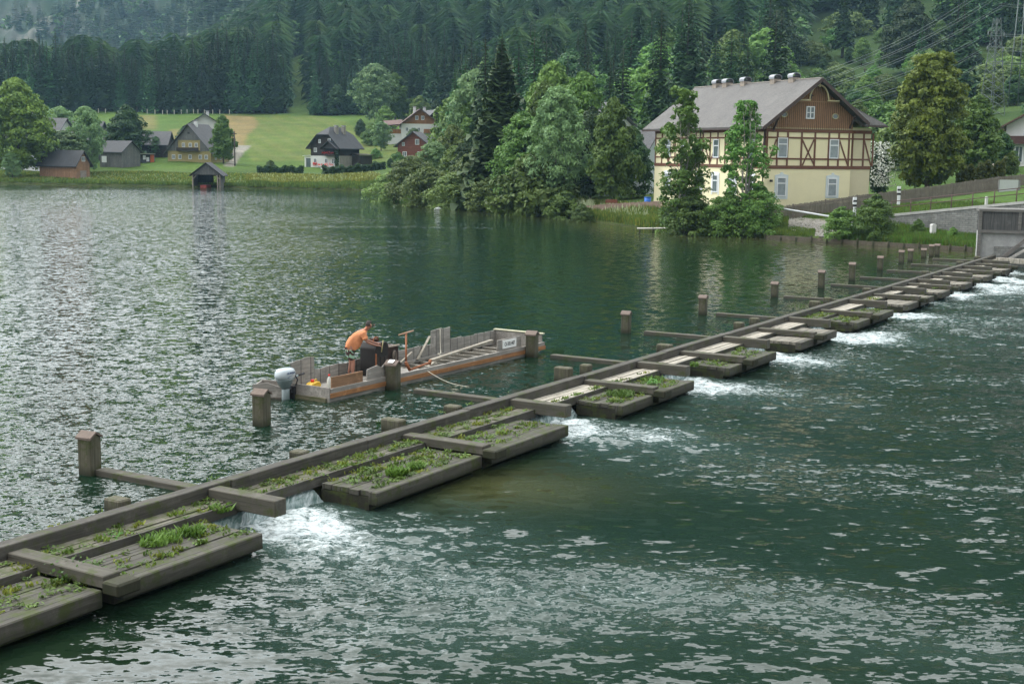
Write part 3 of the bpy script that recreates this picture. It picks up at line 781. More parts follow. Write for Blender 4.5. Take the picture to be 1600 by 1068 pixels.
    # stubs of old piles just upstream of the kerb
    for i, (px, py, wd_, hh) in enumerate([(152,790,.42,.26),(455,712,.36,.18),(592,668,.55,.3),(690,642,.4,.22),(862,592,.5,.42),(898,582,.3,.32),(1018,546,.5,.26),(1128,512,.35,.3),(1152,505,.35,.3),(1248,478,.45,.3),(1268,472,.35,.3),(1340,455,.4,.22),(1420,428,.4,.25),(1468,412,.4,.25),(1494,404,.4,.25)]):
        p = W(px, py, .05); d = p[:2]-WO; uu = float(d@WU)
        t = weir_thing('pile_stub', uu, -.24, 0, 'low stub of an old timber pile behind the kerb, %s of the stubs' % ORD[i], 'pile', 'old pile stubs behind the weir')
        m = MB(); m.bar((0, 0, -.8), (0, 0, hh+.02), wd_, .3); m.build('stub', W_POST, t, bevel=.03)
def build_posts():
    for i, (px, yb, yt) in enumerate(POSTS):
        p = W(px, yb, 0); t_ = P(px, yt, p[1]); h = t_[2]
        labs = {0: 'stout square timber post with sloping cap, alone in the left foreground', 1: 'stout square timber post in front of the grey outboard motor, moss on its face', 2: 'stout square timber post beside the middle of the work boat, white plate on its cap', 3: 'stout square timber post at the right end of the work boat'}
        lab = labs.get(i, 'square timber post standing in the lake by the weir, %s from the camera' % (ORD[i].split()[0] if i < 13 else ['second last', 'last'][i-13]))
        t = thing('timber_post', (p[0], p[1], 0), WANG + R(8), lab, 'post', 'timber posts in the lake along the weir')
        w = .33 if i < 4 else .31; rr = random.Random(i)
        m = MB(); m.prism([(-w/2, -1.2), (w/2, -1.2), (w/2, h-.13), (0, h-.03), (-w/2, h-.13)], -w/2, w/2, 'y')
        m.build('post', W_POST, t, bevel=.02)
        m = MB(); c = w/2+.025
        m.prism([(-c, h-.135), (0, h-.025), (c, h-.135), (c, h-.09), (0, h+.02), (-c, h-.09)], -c, c, 'y'); m.build('cap', W_CAP, t)
        if i == 2:
            m = MB(); m.slab([(-.16, -.08, h-.045), (-.02, -.08, h+.018), (-.02, .08, h+.018), (-.16, .08, h-.045)], .012); m.build('number_plate', plain('white_plate', (.75, .75, .72)), t)
build_weir(); build_posts()

# ------------------------------------------------------------ weeds on the weir
def weeds():
    r = np.random.default_rng(12); V = []; Fq = []; T = []; b = 0
    def tuft(u, v, z, h, n, spread, tint):
        nonlocal b
        a = r.random(n)*6.28; q = np.sqrt(r.random(n))*spread; x = u+np.cos(a)*q*1.4; y = v+np.sin(a)*q
        wx, wy = WO[0]+WU[0]*x+WV[0]*y, WO[1]+WU[1]*x+WV[1]*y
        hh = h*(.4+.8*r.random(n)); la = r.random(n)*6.28; ln = hh*(.3+.7*r.random(n)); w = .008+.010*r.random(n)
        p0 = np.stack([wx, wy, np.full(n, z)], -1); tip = p0+np.stack([np.cos(la)*ln, np.sin(la)*ln, hh], -1)
        mid = p0+(tip-p0)*.5+np.array([0, 0, .12])*hh[:, None]
        s = np.stack([-np.sin(la), np.cos(la), 0*la], -1)*w[:, None]
        v4 = np.stack([p0-s, p0+s, mid+s*1.4, mid-s*1.4, tip], 1).reshape(-1, 3)
        k = b+np.arange(n)*5
        V.append(v4); Fq.append(np.stack([k, k+1, k+2, k+3], -1)); Fq.append(np.stack([k+3, k+2, k+4, k+4], -1)); b += 5*n
        T.append(np.broadcast_to(np.array(tint)*(.7+.6*r.random()), (5*n, 3)))
    def leafy(u, v, z, n, s, tint):
        nonlocal b
        c = WO+WU*u+WV*v; p = np.stack([c[0]+r.normal(size=n)*s*1.1, c[1]+r.normal(size=n)*s*1.1, z+.01+abs(r.normal(size=n))*s*.45], -1)
        nn = unit(r.normal(size=(n, 3))*.45+np.array([0, 0, 1])); v4, f = leaf_quads(p, nn, .035+.2*s, r)
        V.append(v4); Fq.append(f+b); b += len(v4); T.append(np.broadcast_to(np.array(tint)*(.7+.6*r.random()), (len(v4), 3)))
    G1 = (1, 1, .8); G2 = (1.25, 1.1, .7); G3 = (1.7, 1.2, .7)
    # density by place, seen in the photograph
    for (u0, u1, v0, v1, z, n, h) in ((-12, 0, .36, 1.0, -.03, 110, .11), (-12, -1.1, 1.15, 2.3, -.12, 190, .11), (0, 10.8, .36, 1.0, -.03, 150, .10), (2.4, 6, 1.15, 2.3, -.12, 120, .11), (6.4, 10, 1.15, 2.2, -.12, 60, .12), (11, 18, .9, 1.0, -.03, 30, .08), (13.3, 17.7, 1.2, 2.3, -.12, 110, .10), (20.9, 25, 1.1, 2.3, -.12, 60, .12), (32.8, 36.4, .36, 1.0, -.03, 60, .12), (34.5, 40, 1.15, 2.2, -.12, 70, .1), (41, 44, .36, 1., -.03, 26, .12), (-13, 12, -.1, .02, .19, 10, .06), (47, 66, .4, 2.2, -.08, 30, .1)):
        for _ in range(n):
            u = r.uniform(u0, u1); v = v0+(v1-v0)*round(r.random()*4)/4+r.normal()*.03
            v = min(max(v, v0), v1-.05)
            if r.random() < .55: tuft(u, v, z, h*.62*(.4+r.random()), int(10+r.random()*16), .07+.08*r.random(), [G1, G2, G3][r.integers(3)])
            else: leafy(u, v, z, int(8+r.random()*18), .04+.04*r.random(), G1)
    for (px, py, h, n, sp) in ((620, 735, .24, 420, .24), (650, 725, .2, 300, .22), (250, 838, .2, 380, .35), (300, 826, .22, 300, .25), (335, 765, .22, 260, .2), (345, 790, .2, 200, .25), (640, 685, .18, 220, .25), (800, 628, .16, 200, .3), (740, 640, .16, 200, .3), (970, 612, .2, 420, .45), (1020, 590, .18, 300, .4), (1085, 568, .22, 160, .16), (925, 530, .2, 120, .15), (880, 580, .25, 180, .15), (110, 812, .18, 90, .15), (330, 750, .2, 120, .12), (700, 640, .15, 200, .3), (1275, 470, .2, 320, .7), (1250, 478, .2, 320, .6), (1320, 462, .2, 200, .4), (15, 850, .2, 260, .3), (120, 890, .14, 200, .3), (600, 660, .25, 160, .14)):
        p = W(px, py, -.02); d = p[:2]-WO; tuft(float(d@WU), float(d@WV), -.1, h*.62, int(n*.7), sp*.8, (.95, 1.05, .7))
    m = leafmat('weed_green', (.085, .145, .035), .3, 0, .25, 3.0, attr=True)
    o = np_mesh('weir_grass', np.concatenate(V), np.concatenate([x if x.shape[1] == 4 else x for x in Fq]), m, col={'tint': np.concatenate(T)})
    tag(o, 'grass and small weeds growing in the joints of the weir planks', 'grass', kind='stuff')
    # single leafy plants that stand out
    LB = leafmat('weed_leaf', (.075, .17, .035), .3, .05, .25, 4)
    for i, (px, py, s, lab) in enumerate([(118, 892, .20, 'round leafy green weed at the end of the nearest joint beam'), (180, 838, .08, 'single leafy rosette on the nearest mossy platform'), (742, 692, .07, 'small round-leaved weed beside the second joint beam'), (1150, 560, .10, 'broad-leaved weed on the platform in the middle distance'), (1020, 597, .08, 'round-leaved weed against the third joint beam'), (1092, 668 if False else 676, .0, '')]):
        if not s: continue
        p = W(px, py, -.05); rr = np.random.default_rng(60+i); n = int(90*s/.1)
        t = thing('leafy_weed', (p[0], p[1], -.10), 0, lab, 'plant')
        q = rr.normal(size=(n, 3))*np.array([s, s, s*.55]); q[:, 2] = abs(q[:, 2])+.03
        v, f = leaf_quads(q, unit(rr.normal(size=(n, 3))*.4+np.array([0, -.2, 1])), .055, rr, 1.15); np_mesh('leaves', v, f, LB, t)
        m = MB()
        for k in range(7): m.tube([(0, 0, -.03), tuple(q[k])], [.006, .003], 4)
        m.build('stems', LB, t)
weeds()

# ------------------------------------------------------------ the work boat
B_WOOD = wood('boat_grey_wood', (.27, .25, .225), axis=0, var=.35, scale=1.2)
B_WOODV = wood('boat_grey_boards', (.28, .265, .24), axis=0, var=.35, plank=.42, plank_axis=0, scale=1.2)
B_ORG = wood('boat_orange_board', (.30, .145, .062), axis=0, var=.5, scale=1.2)
B_BRN = wood('boat_brown_board', (.26, .15, .085), axis=0, var=.3, scale=1.2)
RUST = plain('rusty_iron', (.24, .09, .04), .8, .4, 6)
BLACKM = plain('black_iron', (.018, .016, .015), .6, .4, 6)
def build_boat():
    s = W(515, 628, 0); e = W(850, 550, 0); d = (e-s)[:2]; L = float(np.linalg.norm(d)); ang = math.atan2(d[1], d[0])
    t = thing('work_boat', (s[0], s[1], 0), ang, 'long flat grey timber work boat with orange strake moored behind the weir', 'boat')
    Bw = 2.0
    YF = lambda x: 1.38+.052*x
    m = MB(); m.prism([(.15, -.14), (L-.8, -.14), (L, .14), (L, .20), (0, .20), (0, .0)], 0.02, .06, 'y'); 
    for (xa, xb) in ((0, L),): m.slab([(0, YF(0)-.06, -.1), (L-.8, YF(L-.8)-.06, -.14), (L, YF(L)-.06, .14), (L, YF(L)-.06, .20), (0, YF(0)-.06, .20)], .035, (0, 1, 0))
    m.build('hull_side', B_WOOD, t)
    m = MB(); m.slab([(.04, .07, -.10), (L-.62, .07, -.10), (L-.02, .07, .12), (L-.02, YF(L)-.07, .12), (L-.62, YF(L)-.07, -.10), (.04, YF(0)-.07, -.10)], .06, (0, 0, 1))
    m.build('bottom', wood('boat_bottom', (.10, .09, .075), axis=0, var=.4), t)
    m = MB(); m.box(0, L+.05, -.03, .017, .10, .22); m.build('rubbing_strake', B_ORG, t)
    m = MB(); m.box(0.05, L+.02, -.01, .055, .223, .34); m.build('gunwale', B_WOOD, t)
    m = MB(); m.box(-.04, .0, -.02, YF(0)+.02, -.06, .38); m.build('transom', B_WOOD, t)
    m = MB(); m.box(-.10, -.041, .06, YF(0), .0, .10); m.build('transom_rail', wood('mossy_rail', (.12, .11, .07), axis=1, moss=.5), t)
    # near side boards
    m = MB(); m.box(.16, 1.45, .057, .09, .30, .63); m.build('side_board', B_BRN, t); tag(t.children[-1] if t.children else None, 'brown board standing on the near side') if False else None
    m = MB(); m.prism([(1.62, .30), (3.0, .30), (3.0, .70), (2.7, .70), (2.45, .72), (2.3, .62), (2.1, .70), (1.66, .64)], .057, .09, 'y'); m.build('side_board', B_WOOD, t)
    m = MB(); m.box(8.15, 9.55, .057, .09, .30, .70); o = m.build('side_board', B_WOOD, t)
    # far side: upright boards of uneven height
    r = random.Random(2); x = .05
    hs_ = [(.0, .50, .93), (.50, .5, .97), (1.0, .5, .60), (1.50, .6, .62), (2.10, .6, .60), (2.70, .7, .62), (3.40, .7, .60), (4.10, .7, .62), (4.80, .7, .60), (5.50, .7, .62), (6.20, .65, .60), (6.85, .62, 1.02), (7.47, .50, 1.0), (7.97, .7, .62), (8.67, .8, .58), (9.47, .7, .60), (10.17, L-10.2, .60)]
    for (x0, w, h) in hs_:
        m = MB(); pq = [(x0+.01, .20), (x0+w-.01, .20), (x0+w-.01, h+r.uniform(-.02, .02)), (x0+w*.5, h+r.uniform(-.03, .01)), (x0+.01, h+r.uniform(-.02, .02))]; m.slab([(a_, YF(a_)-.055, z_) for a_, z_ in pq], .03, (0, 1, 0)); m.build('far_board', B_WOODV, t)
    m = MB(); m.box(L-.06, L-.02, .06, YF(L)-.06, .14, .58); m.build('bow_board', B_WOOD, t)
    m = MB(); m.box(L-.10, L+.03, .0, YF(L), .605, .64); m.build('bow_rail', wood('pale_rail', (.48, .46, .33), axis=1), t)
    # ribs across the floor and stringers
    for k in range(9):
        xx = 4.9+k*.62; m = MB(); m.box(xx, xx+.09, .10, YF(xx)-.07, .06, .15); m.build('floor_rib', wood('pale_rib', (.36, .33, .28), axis=1), t)
    m = MB(); m.box(4.6, L-.4, .10, .17, .13, .24); m.build('stringer', B_WOOD, t)
    m = MB(); m.bar((4.6, YF(4.6)-.11, .2), (L-.4, YF(L-.4)-.11, .2), .06, .08); m.build('stringer', B_WOOD, t)
    m = MB(); m.box(.02, 4.55, .10, YF(0)-.08, .15, .20); m.build('floor_boards', wood('boat_floor', (.30, .28, .25), axis=0, plank=.25, plank_axis=1), t)
    # number plate on the raised board at the bow
    pl = MB(); pl.box(8.42, 9.22, .030, .056, .40, .66); p_o = pl.build('number_plate', plain('plate_white', (.80, .80, .78), .5, .05), t)
    cu = bpy.data.curves.new('plate_text', 'FONT'); cu.body = 'O-101.447'; cu.size = .155; cu.align_x = 'CENTER'; cu.align_y = 'CENTER'; cu.extrude = .003; cu.space_character = .95
    tx = bpy.data.objects.new('plate_lettering', cu); COL.objects.link(tx); cu.materials.append(plain('letter_black', (.02, .02, .025), .5, .05))
    me = bpy.data.meshes.new_from_object(tx); bpy.data.objects.remove(tx)
    tm = link_mesh('plate_lettering', me, p_o); tm.location = (8.82, .026, .53); tm.rotation_euler = (math.pi/2, 0, 0); tm.scale = (.92, 1.2, 1)
    M = t.matrix_world if False else Matrix.Translation((s[0], s[1], 0)) @ Matrix.Rotation(ang, 4, 'Z')
    def bt(name, x, y, z, lab, cat, rz=0, group=None):
        p = M @ Vector((x, y, z)); return thing(name, p, ang+rz, lab, cat, group)
    # cabin-like iron winch box
    w = bt('winch_box', 2.80, 1.02, .20, 'black iron winch housing standing amidships in the work boat', 'winch')
    m = MB(); m.prism([(.0, 0), (.95, 0), (.95, .80), (.80, .86), (.15, .86), (.0, .72)], -.42, .28, 'y'); m.build('housing', BLACKM, w, bevel=.02)
    m = MB(); m.box(.96, 1.75, -.40, .26, .0, .72); m.build('drum_case', plain('brown_iron', (.035, .02, .016), .7, .4, 5), w, bevel=.01)
    m = MB(); m.box(.98, 1.78, -.44, -.40, .70, .74); m.build('pale_strip', wood('strip', (.4, .33, .27)), w)
    m = MB(); m.tube([(1.35, -.41, .44), (1.35, -.47, .44)], .17, 16); m.build('cable_drum', plain('drum_iron', (.10, .085, .07), .5, .4, 8, metal=.6), w)
    m = MB()
    for q in (.07, .11, .15): m.tube([(1.35+math.cos(a*.5236)*q, -.476, .44+math.sin(a*.5236)*q) for a in range(13)], .008, 5, False)
    m.build('drum_rings', plain('ring_iron', (.22, .18, .15), .5), w)
    m = MB(); m.tube([(.05, -.45, .0), (-.35, -.50, -.02)], .03, 6); m.box(-.02, .04, -.46, -.42, 0, .6); m.build('brace', RUST, w)
    m = MB(); m.tube([(.1, -.2, .86), (.25, -.25, 1.0), (.5, -.22, .98), (.62, -.1, .87)], .022, 6); m.build('pipe', RUST, w)
    m = MB(); m.box(.5, .8, -.1, .15, .862, .93); m.build('lid', plain('brown_iron2', (.06, .03, .022), .8, .4, 6), w)
    for q in range(3):
        m = MB(); m.box(.1+.28*q, .3+.28*q, -.435, -.421, .15, .50); m.build('panel', plain('sooty_panel', (.03, .024, .02), .5, .4, 6), w)
    m = MB(); m.tube([(.42, -.43, .62), (.50, -.46, .92)], .022, 7); m.build('lever', plain('brass_lever', (.42, .38, .2), .5), w)
    w.scale = (.62, .80, 1.12)
    # T handle
    h = bt('t_handle', 5.05, 1.30, .1, 'orange iron T-shaped handle standing upright beside the black winch', 'handle')
    m = MB(); m.tube([(0, 0, 0), (0, 0, 1.06)], .03, 8); m.build('stem', plain('orange_iron', (.34, .13, .06), .6, .2, 5), h)
    m = MB(); m.tube([(-.36, .0, 1.05), (.36, .0, 1.10)], .024, 8); m.build('cross_bar', plain('orange_iron_pale', (.36, .21, .14), .6, .2, 5), h)
    # rusty crank
    h = bt('rusty_crank', 3.75, .20, .34, 'rusty crank lying on the near gunwale of the work boat', 'crank')
    m = MB(); m.tube([(.1, .05, -.02), (1.15, .10, .06)], .035, 8); m.tube([(.1, .05, -.04), (-.05, .1, .22)], .05, 8); m.tube([(1.1, .1, .0), (1.16, .1, .13)], .05, 7); m.build('crank_bar', RUST, h)
    # loose planks in the bow half
    for i, (a, b, w_, lab) in enumerate([((5.7, .85, .30), (9.8, 1.35, .40), .13, 'long loose plank lying along the boat floor'), ((5.9, 1.5, .24), (6.75, 1.66, .85), .07, 'short pale batten leaning on the tall far board'), ((4.3, 1.2, .2), (5.6, 1.5, .50), .06, 'thin pale pole leaning inside the boat near the handle'), ((4.9, .4, .25), (6.7, 1.2, .25), .08, 'pale batten lying slantwise across the floor ribs')]):
        pa = M@Vector(a); pb = M@Vector(b); q = thing('loose_plank', pa, 0, lab, 'plank', 'loose planks in the work boat'); m = MB(); m.bar((0, 0, 0), pb-pa, w_, .07 if i == 0 else .04); m.build('plank', wood('loose_plank_wood', (.27, .245, .20), axis=0), q)
    # rope
    ROPE = plain('rope', (.42, .40, .33), .9, .2, 20)
    pts = [M@Vector(p) for p in ((7.3, 1.66, 1.02), (7.25, 1.62, .70), (7.1, 1.5, .42), (6.7, 1.2, .36), (6.4, 1.1, .40), (6.5, .95, .30), (6.7, 1.05, .24), (6.5, 1.15, .24))]
    m = MB(); m.tube(pts, .014, 6); o = m.build('rope', ROPE, None); tag(o, 'grey rope hanging from the tall far board into the work boat', 'rope')
    pts = [M@Vector((4.3, -.02, .26))]; pe = Vector(W(733, 604, .0)); pts += [pts[0].lerp(pe, k/8) - Vector((0, 0, .10*math.sin(math.pi*k/8))) for k in range(1, 9)]
    m = MB(); m.tube(pts, .012, 6); o = m.build('mooring_line', ROPE, None); tag(o, 'thin mooring line running from the boat side down into the water', 'rope')
    # yellow fuel can and bottle on the stern floor
    YEL = plain('yellow_plastic', (.58, .36, .03), .4, .1, 3); RED = plain('red_plastic', (.60, .03, .02), .4, .1, 3)
    c = bt('fuel_can', .42, .92, .20, 'yellow plastic fuel can with a red cap on the stern floor', 'fuel can', R(10))
    m = MB(); m.prism([(-.30, 0), (.30, 0), (.32, .14), (.24, .24), (.05, .26), (-.22, .24), (-.32, .15)], -.13, .13, 'y'); m.build('can_body', YEL, c, bevel=.03); c.scale = (.8, .8, .75)
    m = MB(); m.tube([(-.05, 0, .25), (-.05, 0, .34)], .06, 10); m.build('cap', RED, c)
    m = MB(); m.tube([(.05, 0, .25), (.09, 0, .31), (.2, 0, .31), (.24, 0, .24)], .02, 6); m.build('grip', YEL, c)
    c = bt('plastic_bottle', .72, .62, .20, 'clear plastic bottle with a red cap beside the yellow fuel can', 'bottle')
    m = MB(); m.tube([(0, 0, 0), (0, 0, .02), (0, 0, .24), (0, 0, .31), (0, 0, .34)], [.05, .06, .06, .025, .022], 10); m.build('bottle_body', plain('bottle_plastic', (.60, .62, .58), .2, .1), c)
    m = MB(); m.tube([(0, 0, .335), (0, 0, .38)], .03, 8); m.build('cap', RED, c)
    # outboard motor on the transom
    GR = plain('motor_grey', (.17, .215, .22), .35, .06, 2, spec=.5); GR2 = plain('motor_silver', (.38, .43, .46), .25, .05, 2, spec=.6); DK = plain('motor_dark', (.03, .03, .035), .5)
    o = bt('outboard_motor', -.10, 1.22, -.38, 'grey outboard motor tilted over the stern of the work boat', 'outboard motor', R(180))
    # local +x now points astern
    def cowl(z0, z1, prof, nm, mat):
        vs = []; n = 20
        for z, sx, sy, ox in prof:
            for k in range(n):
                a = 2*math.pi*k/n; ca, sa = math.cos(a), math.sin(a); p_ = 2.6
                x_ = math.copysign(abs(ca)**(2/p_), ca)*sx+ox; y_ = math.copysign(abs(sa)**(2/p_), sa)*sy; vs.append((x_, y_, z))
        fs = [tuple(range(n))] + [tuple(range((len(prof)-1)*n, len(prof)*n))] + [(i*n+k, i*n+(k+1) % n, (i+1)*n+(k+1) % n, (i+1)*n+k) for i in range(len(prof)-1) for k in range(n)]
        return MB().add(vs, fs, True).build(nm, mat, o)
    cw = cowl(0, 0, [(.94, .27, .19, .26), (.96, .295, .20, .26), (1.04, .305, .21, .26), (1.12, .29, .20, .25), (1.18, .25, .17, .24), (1.205, .17, .12, .22)], 'cowling', GR2)
    cowl(0, 0, [(.66, .12, .08, .24), (.72, .155, .10, .25), (.80, .20, .14, .26), (.90, .255, .185, .26), (.935, .26, .19, .26)], 'lower_housing', GR)
    cowl(0, 0, [(-.4, .10, .05, .24), (.1, .12, .06, .24), (.35, .13, .07, .24), (.70, .115, .08, .24)], 'leg', GR)
    m = MB(); m.box(-.12, .12, -.08, .08, .52, .64); m.box(-.04, .05, -.11, .11, .30, .70); m.build('clamp_bracket', DK, o)
    m = MB(); m.tube([(-.02, .12, .72), (-.06, .16, .88), (.02, .14, 1.0)], .018, 6); m.tube([(.04, -.13, .55), (-.1, -.15, .78), (-.04, -.1, .95)], .018, 6); m.build('cable', DK, o)
    m = MB(); m.slab([(.08, -.16, .08), (.42, -.14, .08), (.42, .14, .08), (.08, .16, .08)], .02, (0, 0, 1)); m.build('cavitation_plate', GR, o)
    m = MB(); m.tube([(.02, 0, .88), (-.22, .02, .95)], .035, 8); m.build('tiller', GR, o); m = MB(); m.tube([(-.22, .02, .95), (-.46, .04, .98)], .026, 8); m.build('tiller_grip', DK, o)
    cu = bpy.data.curves.new('motor_text', 'FONT'); cu.body = 'HONDA'; cu.size = .085; cu.align_x = 'CENTER'; cu.extrude = .003
    tx = bpy.data.objects.new('x', cu); COL.objects.link(tx); cu.materials.append(plain('letter_blue', (.04, .07, .16), .5, .05)); me = bpy.data.meshes.new_from_object(tx); bpy.data.objects.remove(tx)
    tm = link_mesh('cowling_lettering', me, cw); tm.location = (.25, .208, 1.07); tm.rotation_euler = (math.pi/2, 0, math.pi)
    m = MB(); m.slab([(.40, .207, .975), (.36, .207, .975), (.27, .207, 1.03), (.17, .207, 1.035), (.29, .207, 1.015)], .004, (0, 1, 0)); m.build('cowling_stripe', MATS['letter_blue'], cw)
    # small grey punt end beyond the motor
    p = W(395, 622, 0)
    k = thing('punt_end', (p[0], p[1], 0), ang-R(62), 'grey wooden box end of a small punt between post and motor', 'boat')
    m = MB(); m.box(0, .8, 0, .9, -.15, .04); m.build('hull', wood('punt_hull', (.12, .10, .085), axis=0), k)
    m = MB(); m.prism([(0, .04), (.8, .04), (.8, .30), (.4, .42), (0, .38)], 0, .04, 'y'); m.prism([(0, .04), (.8, .04), (.8, .3), (0, .36)], .86, .9, 'y'); m.box(0, .04, .04, .86, .04, .34); m.box(.76, .8, .04, .86, .04, .26); m.build('side_boards', B_WOOD, k)
    return M, ang, L
BOAT_M, BOAT_ANG, BOAT_L = build_boat()
# ------------------------------------------------------------ half-timbered house on the right bank
CREAM = plain('cream_render', (.78, .71, .47), .9, .05, .8, bump=.05)
CREAM_SHADED = plain('cream_render_shaded', (.60, .54, .38), .9, .06, .8, bump=.05)  # same cream render, with the shade of the recess put into its colour
TIMB = plain('brown_timber', (.145, .066, .042), .7, .2, 4)
WHITE = plain('white_paint', (.72, .74, .76), .6, .06, 2)
WHITEW = plain('white_wall', (.62, .63, .62), .9, .08, .6)
GLASS = plain('window_glass', (.10, .13, .14), .12, .3, 1.2, spec=.8)
CURT = plain('window_curtain', (.24, .28, .30), .3, .3, 2, spec=.6)
DKW = wood('dark_boards', (.050, .042, .036), axis=2, plank=.25, plank_axis='xy', var=.4)
GRW = wood('grey_boards', (.17, .17, .165), axis=2, plank=.28, plank_axis='xy', var=.35)
GRWY = wood('grey_boards_side', (.17, .17, .165), axis=2, plank=.28, plank_axis=1, var=.35)
TAN = wood('tan_boards', (.34, .20, .12), axis=2, plank=.3, plank_axis='xy', var=.3)
TANY = wood('tan_boards_side', (.34, .20, .12), axis=2, plank=.3, plank_axis=1, var=.3)
def roofmat(name, col, scale=2.5, patch=.25):
    if name in MATS: return MATS[name]
    n = N(name); c = n.coord()
    br = n.n('ShaderNodeTexBrick', Vector=n.n('ShaderNodeMapping', Vector=c, Rotation=(0, 0, math.pi/2)).outputs[0], Scale=scale)
    lo = tuple(x*.72 for x in col); hi = tuple(x*1.25 for x in col)
    for k, v in (('Color1', lo), ('Color2', hi), ('Mortar', tuple(x*.35 for x in col))): br.inputs[k].default_value = (*v, 1)
    br.inputs['Mortar Size'].default_value = .035; br.inputs['Bias'].default_value = 0
    f = n.noise(c, .7, 5, .65); cc = n.mix(.5, br.outputs[0], n.ramp(f, [(.3, lo), (.7, hi)]))
    MATS[name] = n.pbr(cc, .75, n.bump(br.outputs[1], .5, .03), 0, .35); return MATS[name]
RF_BIG = roofmat('roof_slate_brown', (.120, .114, .108)); RF_GREY = roofmat('roof_grey', (.10, .10, .105)); RF_DARK = roofmat('roof_dark', (.055, .057, .062)); RF_RED = roofmat('roof_redbrown', (.13, .075, .065)); RF_MOSS = wood('roof_mossy', (.06, .06, .055), axis=1, moss=.35)

HC = P(1193, 320, 116.0); HC[2] = 2.2; HA = R(24)
def build_big_house():
    t = thing('half_timbered_house', HC, HA, 'large cream half-timbered house with brown boarded gable and long grey roof beside the lake', 'house')
    g = np.array([math.cos(HA), math.sin(HA)]); l = np.array([-math.sin(HA), math.cos(HA)])
    def onw(px, py, tt=0.0):          # point on the gable plane: (s, z) in the house's own frame
        d = ray(px, py); nrm = np.array([l[0], l[1]]); c = HC[:2]+l*tt
        k = float((c-0)@nrm)/float(d[:2]@nrm); p = d*k + np.array([0, 0, H]); q = p[:2]-c
        return float(q@g), float(p[2]-HC[2])
    Z = lambda x, y, tt=0.0: onw(980+x/3.445, 90+y/3.445, tt)
    WG, WW, LL, ZB, ZE = 9.24, 11.9, 19.2, 3.38, 7.0
    m = MB(); m.box(0, WG, 0, .3, -2.0, ZB); m.box(0, .3, .3, LL, -2.0, ZB); m.box(.3, WW, LL-.3, LL, -2.0, ZB); m.build('ground_floor_wall', CREAM, t)
    m = MB(); m.box(WG+.003, WW, .6, .9, -2.0, ZB); m.box(WG-.3, WG+.002, .3, .9, -2, ZB); m.box(WW-.3, WW, .9, LL-.3, -2, ZB); m.build('recessed_wall', CREAM_SHADED, t)
    m = MB(); m.box(0.02, WG-.02, .02, .3, ZB, ZE-.25); m.box(.02, .3, .3, LL-.02, ZB, ZE+.25); m.box(.3, WW-.02, LL-.3, LL-.02, ZB, ZE); m.build('upper_wall', CREAM, t)
    m = MB(); m.box(WG+.003, WW-.02, .62, .9, ZB, ZE); m.box(WG-.3, WG-.022, .3, .9, ZB, ZE); m.box(WW-.3, WW-.02, .9, LL-.3, ZB, ZE); m.build('upper_recessed_wall', CREAM_SHADED, t)
    # timber framing of the gable side
    m = MB(); yb, yt = 590, 395
    zb, zt = Z(900, 593)[1], Z(900, 393)[1]
    zb = ZB+.02
    z2, z3 = Z(900, 432)[1], Z(900, 545)[1]
    for x in (752, 808, 863, 938, 1010, 1085, 1138, 1193):
        s = Z(x, 480)[0]; m.box(s-.085, s+.085, -.035, .02, zb+.12, zt-.10)
    for z, h in ((zb, .15), (zt, .15)): m.box(-.04, WG+.02, -.045, .02, z-h, z+h)
    for z in (z2, z3): m.box(.02, WG-.02, -.030, .02, z-.07, z+.07)
    for a, b in (((803, 440), (757, 578)), ((940, 437), (1006, 580)), ((1008, 437), (942, 580)), ((1141, 440), (1186, 580))):
        p, q = Z(*a), Z(*b); m.bar((p[0], -.008, p[1]), (q[0], -.008, q[1]), .14, .03, (0, 1, 0))
    for x in (1212, 1272, 1322):
        s = Z(x, 480, .6)[0]; m.box(s-.085, s+.085, .565, .62, zb+.12, zt-.10)
    for z, h in ((zb, .15), (zt, .15)): m.box(WG+.03, WW+.03, .555, .62, z-h, z+h)
    for z in (z2, z3): m.box(WG+.05, WW-.02, .570, .62, z-.07, z+.07)
    p, q = Z(1275, 440, .6), Z(1312, 585, .6); m.bar((p[0], .592, p[1]), (q[0], .592, q[1]), .14, .03, (0, 1, 0))
    # and of the long lake side (x = 0 plane)
    n = 15
    for k in range(n+1):
        y = .1+k*(LL-.2)/n; m.box(-.036, .02, y-.08, y+.08, zb+.12, zt-.10)
        if k < n and k % 3 == 1:
            y2 = .1+(k+1)*(LL-.2)/n; m.bar((-.01, y, zb+.2), (-.01, y2, z2), .13, .03, (1, 0, 0))
        if k < n and k % 3 == 0: 
            y2 = .1+(k+1)*(LL-.2)/n; m.bar((-.01, y2, zb+.2), (-.01, y, z2), .13, .03, (1, 0, 0))
    for z, h in ((zb, .15), (zt, .15)): m.box(-.046, .02, .02, LL, z-h, z+h)
    for z in (z2, z3): m.box(-.030, .02, .02, LL-.02, z-.07, z+.07)
    m.build('timber_frame', TIMB, t)
    # boarded gable
    ez = 7.05; RS, RZ = 5.0, 11.05; k1 = (RZ-7.1)/(RS+.6)
    BRW = wood('gable_boards', (.21, .122, .070), axis=2, plank=.21, plank_axis=0, var=.25)
    zg = zt+.16
    top = lambda s: min(RZ-.14-abs(s-RS)*k1, 99)
    m = MB(); m.prism([(-.0, zg), (WG, zg), (WG, top(WG)), (RS, top(RS)), (0, top(0))], -.06, .30, 'y'); gb = m.build('gable_boarding', BRW, t)
    m = MB()
    for k in range(44):
        s = .1+k*.21
        if s > WG: break
        m.box(s-.028, s+.028, -.085, -.062, zg+.02, top(s)-.03)
    m.build('cover_battens', plain('batten_brown', (.33, .19, .11), .7, .2, 3), gb)
    m = MB()
